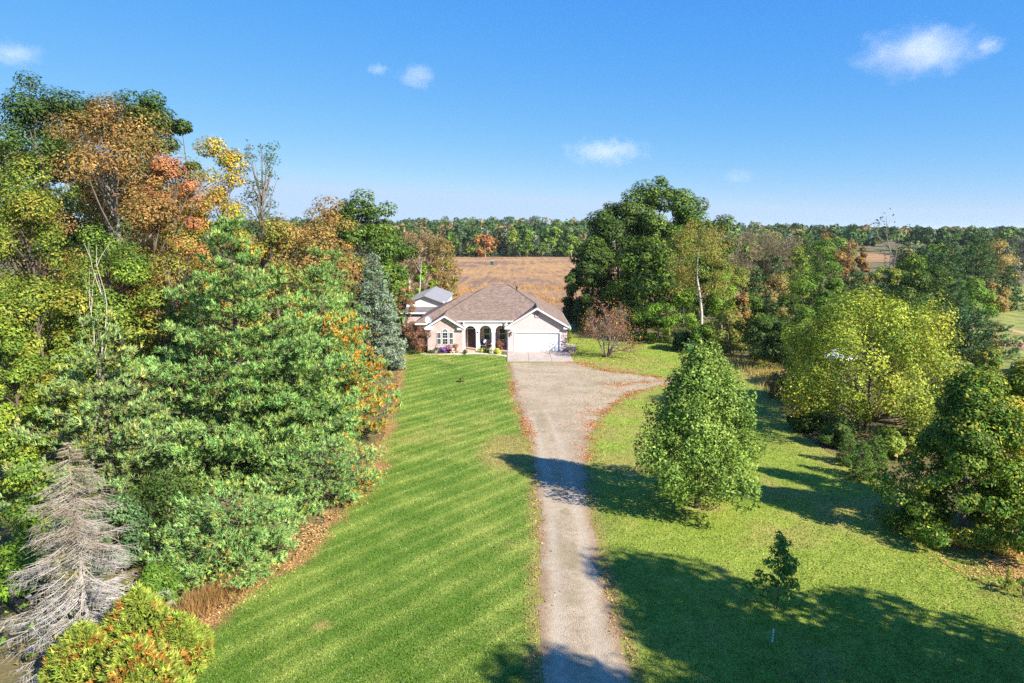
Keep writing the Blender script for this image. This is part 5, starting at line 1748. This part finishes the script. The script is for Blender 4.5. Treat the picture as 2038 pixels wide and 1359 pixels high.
blades("field_grass", "dry orange tan grass at the near side of the field", "grass", 26000, fieldgrass, 0.55, 0.05, [(lin(170, 126, 80), 3), (lin(156, 112, 72), 2), (lin(148, 120, 86), 1)])

# pale air between here and the far woods
m = bpy.data.materials.new("haze")
m.use_nodes = True
hn = m.node_tree
hn.nodes.clear()
ho = hn.nodes.new("ShaderNodeOutputMaterial")
hv = hn.nodes.new("ShaderNodeVolumePrincipled")
hv.inputs["Color"].default_value = (0.80, 0.89, 1.0, 1)
hv.inputs["Density"].default_value = 0.00006
hn.links.new(hv.outputs[0], ho.inputs["Volume"])
hb = MB().box(-9700, 9700, -420, 9700, -1.3, 46).build("haze", m, None, (0, 0, 0))
tag(hb, "thin pale autumn air over the whole land", "haze", kind="stuff")


# ------------------------------------------------------------------ small things
for (px, py, hh, rr, n_, pal, lab, cat) in [
        (856, 700, 0.75, 0.55, 420, BRIGHT, "round light green shrub at the left end of the flower bed", "shrub"),
        (870, 701, 0.95, 0.5, 420, OAK, "dark green shrub between light green shrub and purple asters", "shrub"),
        (889, 697, 1.55, 0.6, 600, OAK_TAN + BROWN, "tall olive leafy shrub under the triple window", "shrub"),
        (884, 702, 0.85, 0.5, 600, [(lin(116, 76, 168), 3), (lin(136, 92, 180), 2), (lin(84, 92, 60), 1)], "violet asters in the flower bed below the window", "flowers"),
        (893, 702, 0.9, 0.5, 600, [(lin(158, 100, 140), 3), (lin(140, 88, 120), 2), (lin(92, 88, 56), 1)], "purple pink flowers right of the violet asters", "flowers"),
        (900, 703, 0.65, 0.4, 700, [(lin(226, 178, 182), 4), (lin(206, 160, 160), 2)], "pale pink chrysanthemum ball in the flower bed", "flowers"),
        (898, 697, 1.2, 0.35, 300, [(lin(216, 180, 172), 3), (lin(140, 126, 84), 1)], "pale pink hydrangea behind the chrysanthemum ball", "flowers"),
        (908, 702, 1.15, 0.55, 500, [(lin(196, 152, 120), 3), (lin(142, 112, 84), 2), (lin(92, 92, 52), 2)], "tan pink hydrangea bush at the right end of the window bed", "shrub"),
        (926, 705, 0.55, 0.35, 220, OAK, "small dark plant beside the path before the first arch", "plant"),
        (859, 704, 0.5, 0.5, 260, OAK, "low dark plants at the left front of the flower bed", "plant"),
        (959, 702, 0.6, 0.5, 420, [(lin(188, 186, 110), 3), (lin(120, 124, 56), 2)], "variegated yellow green plant by the porch columns", "plant"),
        (968, 703, 0.6, 0.4, 320, OAK, "dark green plant between variegated plant and white flowers", "plant"),
        (978, 704, 0.75, 0.5, 800, [(lin(228, 226, 196), 4), (lin(206, 204, 160), 1)], "cream white chrysanthemum ball before the second column", "flowers"),
        (991, 705, 0.7, 0.48, 700, [(lin(164, 172, 66), 3), (lin(188, 188, 92), 2)], "yellow green chrysanthemum ball before the third arch", "flowers"),
        (994, 699, 1.3, 0.55, 500, [(lin(136, 78, 64), 3), (lin(116, 84, 60), 2), (lin(160, 104, 76), 1)], "red brown ornamental grass in front of the third arch", "plant"),
        (1133, 682, 1.9, 0.42, 420, YELGREEN, "yellow green bush behind the brick planter at the garage corner", "shrub"),
        (1388, 701, 2.2, 0.45, 520, [(lin(186, 168, 64), 3), (lin(160, 152, 60), 2)], "slim yellow shrub beside the green bin", "shrub")]:
    x_, y_ = gp(px, py)
    shrub("shrub" if cat == "shrub" else ("flower_clump" if cat == "flowers" else "garden_plant"), lab, (x_, y_), hh, rr, n_, 0.11, pal, cat=cat, seed=px, n_clump=18)

x_, y_ = gp(921, 760)
shrub("grass_tuft", "small dry grass tuft around a stub in the left lawn before the house", (x_, y_), 0.5, 0.35, 120, 0.14, TAN + OAK, cat="plant", seed=2, n_clump=8)

# green bin at the back lawn
gxy = gp(1376, 703)
gb = empty("green_bin", (gxy[0], gxy[1], 0), "green lidded bin at the far end of the back lawn", "bin")
M_BIN = plain("green_plastic", lin(34, 140, 104), 0.5, 0.08)
M_BIN2 = plain("green_lid", lin(60, 160, 124), 0.5, 0.06)
x, y = gxy
MB().hexa([(x - 0.36, y - 0.36, 0.05), (x + 0.36, y - 0.36, 0.05), (x + 0.36, y + 0.36, 0.05), (x - 0.36, y + 0.36, 0.05), (x - 0.45, y - 0.45, 1.05), (x + 0.45, y - 0.45, 1.05), (x + 0.45, y + 0.45, 1.05), (x - 0.45, y + 0.45, 1.05)]).build("body", M_BIN, gb, bevel=0.03)
MB().hexa([(x - 0.5, y - 0.5, 1.055), (x + 0.5, y - 0.5, 1.055), (x + 0.5, y + 0.5, 1.1), (x - 0.5, y + 0.5, 1.1), (x - 0.46, y - 0.46, 1.12), (x + 0.46, y - 0.46, 1.12), (x + 0.46, y + 0.46, 1.2), (x - 0.46, y + 0.46, 1.2)]).build("lid", M_BIN2, gb, bevel=0.02)
for sx in (-0.3, 0.3):
    MB().bar((x + sx - 0.04, y + 0.4, 0.12), (x + sx + 0.04, y + 0.4, 0.12), 0.12, sides=12).build("wheel", M_DARK, gb)

# survey stake
x, y = gp(1537, 1278)
st = empty("marker_stake", (x, y, 0), "short white and teal marker stake in the shaded near lawn", "stake")
MB().bar((x, y, -0.05), (x + 0.015, y, 0.46), 0.028, sides=8).build("stake", M_WHITE, st)
M_TEAL = plain("teal_band", lin(70, 160, 160), 0.6, 0.05)
for z in (0.1, 0.2, 0.3):
    MB().bar((x + 0.003 + z * 0.03, y, z), (x + 0.004 + z * 0.03, y, z + 0.045), 0.031, sides=8).build("band", M_TEAL, st)

# hunting blind in the field
x, y, _z = at(979, 524, 268)
bl = empty("hunting_blind", (x, y, 0), "small dark green box blind with pale roof standing in the field", "blind")
MB().box(x - 0.62, x + 0.62, y - 0.6, y + 0.6, 0.0, 1.5).build("body", plain("blind_green", lin(58, 76, 66), 0.8, 0.1), bl)
MB().box(x - 0.3, x + 0.3, y - 0.64, y - 0.605, 0.85, 1.2).build("window", M_DARK, bl)
MB().hexa([(x - 0.75, y - 0.75, 1.5), (x + 0.75, y - 0.75, 1.5), (x + 0.75, y + 0.75, 1.62), (x - 0.75, y + 0.75, 1.62), (x - 0.75, y - 0.75, 1.62), (x + 0.75, y - 0.75, 1.62), (x + 0.75, y + 0.75, 1.74), (x - 0.75, y + 0.75, 1.74)]).build("roof", plain("blind_roof", lin(150, 170, 160), 0.6, 0.1), bl)

# white table in the far pasture
x, y, _z = at(1968, 588, 148)
tt = empty("white_table", (x, y, 0), "white table standing far off in the pasture beside the pines", "table")
MB().box(x - 0.75, x + 0.75, y - 0.45, y + 0.45, 0.85, 1.12).build("tabletop", M_WHITE, tt)
for sx in (-0.68, 0.6):
    for sy in (-0.4, 0.32):
        MB().box(x + sx, x + sx + 0.08, y + sy, y + sy + 0.08, 0, 0.85).build("leg", M_WHITE, tt)


def car(label, x0, y0, ang, body_c, seed):
    M_B = plain("car_paint", body_c, 0.3, 0.03)
    root = empty("parked_car", (x0, y0, 0), label, "car")
    prof = [(-2.25, 0.35), (-2.25, 0.75), (-2.1, 0.92), (-1.0, 1.02), (-0.45, 1.5), (1.35, 1.55), (2.1, 1.05), (2.25, 0.9), (2.25, 0.35)]
    mb = MB()
    mb.extrude_y([(a_ + x0, z_) for a_, z_ in prof], y0 - 0.88, y0 + 0.88)
    bd = mb.build("body", M_B, root, bevel=0.08)
    for sy in (-0.885, 0.885):
        MB().extrude_y([(-0.85 + x0, 1.05), (-0.4 + x0, 1.42), (0.35 + x0, 1.45), (0.35 + x0, 1.05)], y0 + sy - 0.004, y0 + sy + 0.004).build("window", M_GLASS, root)
        MB().extrude_y([(0.42 + x0, 1.05), (0.42 + x0, 1.45), (1.25 + x0, 1.46), (1.8 + x0, 1.05)], y0 + sy - 0.004, y0 + sy + 0.004).build("window", M_GLASS, root)
        for xx in (-1.4, 1.4):
            w = MB().bar((x0 + xx, y0 + sy * 0.78, 0.34), (x0 + xx, y0 + sy * 1.02, 0.34), 0.34, sides=18).build("wheel", M_DARK, root)
            MB().bar((x0 + xx, y0 + sy * 1.02, 0.34), (x0 + xx, y0 + sy * 1.03, 0.34), 0.2, sides=12).build("rim", M_SEAM, w)
        MB().box(x0 - 2.29, x0 - 2.24, y0 + sy * 0.72 - 0.16, y0 + sy * 0.72 + 0.16, 0.68, 0.82).build("headlight", M_WHITE, root)
    root.rotation_euler[2] = ang
    return root


x, y = gp(2026, 744)
car("dark car parked at the right edge beside the pasture", x + 1.9, y, 0.15, lin(34, 34, 38), 1)
x, y = gp(1678, 722)
car("white car mostly hidden behind the yellow maple", x, y, 0.6, lin(225, 225, 222), 2)

# fallen trunks and split logs at the left edge
for (p0, p1, r_, lab, mat_) in [((2, 752, 31), (52, 735, 32), 0.16, "fallen grey trunk lying among the leaves at the left edge", M_DEADWOOD), ((8, 992, 24.4), (48, 1020, 24), 0.13, "pale split log, upper one at the left edge", M_BARK_PALE), ((2, 1020, 24), (42, 1026, 23.8), 0.12, "brown split log lying under the pale one at the left edge", M_BARK), ((0, 1010, 23.6), (30, 1065, 23), 0.06, "thin brown branch slanting below the split logs", M_BARK)]:
    a_, b_ = at(*p0), at(*p1)
    a_, b_ = Vector(a_), Vector(b_)
    dz = max(min(a_.z, b_.z) - r_ * 0.8, 0)
    a_.z -= dz
    b_.z -= dz
    rows = []
    for k in range(5):
        q0, q1 = a_.lerp(b_, k / 5), a_.lerp(b_, (k + 1) / 5)
        rows.append([*(q0 - a_), *(q1 - a_), r_ * (1 - 0.06 * k), r_ * (1 - 0.06 * (k + 1))])
    tag(link("fallen_log", segs_mesh("fallen_log", rows, mat_, 8), None, a_), lab, "log")

# rubble on the soil bank
rows = []
for k in range(160):
    t = RNG.uniform(0, 1)
    x, y = gp(1975 + 100 * t, 685 + 6 * t + RNG.normal(0, 1.5))
    rows.append([x, y, -0.05, x + RNG.normal(0, 0.25), y + RNG.normal(0, 0.25), RNG.uniform(0.1, 0.35), RNG.uniform(0.08, 0.25), RNG.uniform(0.04, 0.12)])
tag(link("rubble", segs_mesh("rubble", rows, M_SOIL, 5)), "heap of brown clods and stones along the pasture bank", "rubble", kind="stuff")
# ------------------------------------------------------------------ clouds: bodies of thin vapour far above
def cloud(label, px, py, wpx, hpx, dens, seed, d=2600):
    c0 = Vector(at(px, py, d))
    sx, sz = wpx * d / FOC / 2, hpx * d / FOC / 2
    m = bpy.data.materials.new("cloud_vapour")
    m.use_nodes = True
    nt = m.node_tree
    nt.nodes.clear()
    out = nt.nodes.new("ShaderNodeOutputMaterial")
    vol = nt.nodes.new("ShaderNodeVolumePrincipled")
    vol.inputs["Color"].default_value = (0.98, 0.98, 1, 1)
    vol.inputs["Anisotropy"].default_value = 0.0
    tc = nt.nodes.new("ShaderNodeTexCoord").outputs["Object"]
    ln = N(nt, "ShaderNodeVectorMath", operation="LENGTH")
    mp = N(nt, "ShaderNodeMapping")
    mp.inputs["Location"].default_value = (seed * 3.1, seed, 0)
    mp.inputs["Scale"].default_value = (1.0 * max(1, sx / sz) * 0.8, 1, 0.9)
    nt.links.new(tc, mp.inputs[0])
    nt.links.new(tc, ln.inputs[0])
    nz = noise(nt, mp.outputs[0], 1.9, 8, 0.68)
    a = N(nt, "ShaderNodeMath", operation="MULTIPLY_ADD")
    nt.links.new(ln.outputs["Value"], a.inputs[0])
    a.inputs[1].default_value = -0.5
    a.inputs[2].default_value = -0.12
    s = N(nt, "ShaderNodeMath", operation="ADD")
    nt.links.new(a.outputs[0], s.inputs[0])
    nt.links.new(nz, s.inputs[1])
    mr = N(nt, "ShaderNodeMapRange")
    mr.inputs["From Min"].default_value = 0.0
    mr.inputs["From Max"].default_value = 0.5
    mr.inputs["To Max"].default_value = 0.5 * dens / sz
    nt.links.new(s.outputs[0], mr.inputs["Value"])
    nt.links.new(mr.outputs[0], vol.inputs["Density"])
    nt.links.new(vol.outputs[0], out.inputs["Volume"])
    V, F = [], []
    nu, nv = 16, 9
    for j in range(nv + 1):
        th = math.pi * j / nv
        for i in range(nu):
            ph = 2 * math.pi * i / nu
            V.append((math.sin(th) * math.cos(ph), math.sin(th) * math.sin(ph), math.cos(th)))
    for j in range(nv):
        for i in range(nu):
            F.append((j * nu + i, (j + 1) * nu + i, (j + 1) * nu + (i + 1) % nu, j * nu + (i + 1) % nu))
    me = bpy.data.meshes.new("cloud")
    me.from_pydata(V, [], F)
    me.materials.append(m)
    o = link("cloud", me, None, c0)
    o.scale = (sx, sz * 1.6, sz)
    tag(o, label, "cloud")


cloud("largest white cloud, high at the right of the sky", 1828, 102, 300, 130, 1.5, 1)
cloud("thin cloud wisp right of the largest cloud", 1967, 90, 70, 46, 0.9, 2)
cloud("low flat white cloud above the tall oaks", 1205, 302, 210, 72, 1.3, 3)
cloud("faint cloud wisp high left of the middle", 830, 152, 100, 62, 0.9, 4)
cloud("faint short cloud streak left of the middle wisp", 752, 138, 60, 30, 0.7, 7)
cloud("pale cloud at the upper left edge of the sky", 22, 108, 150, 66, 0.9, 5)
cloud("faint cloud low in the sky at right of the oaks", 1470, 350, 100, 44, 0.32, 6)
cloud("small faint cloud beside the tall left oaks", 425, 288, 60, 50, 0.8, 8)
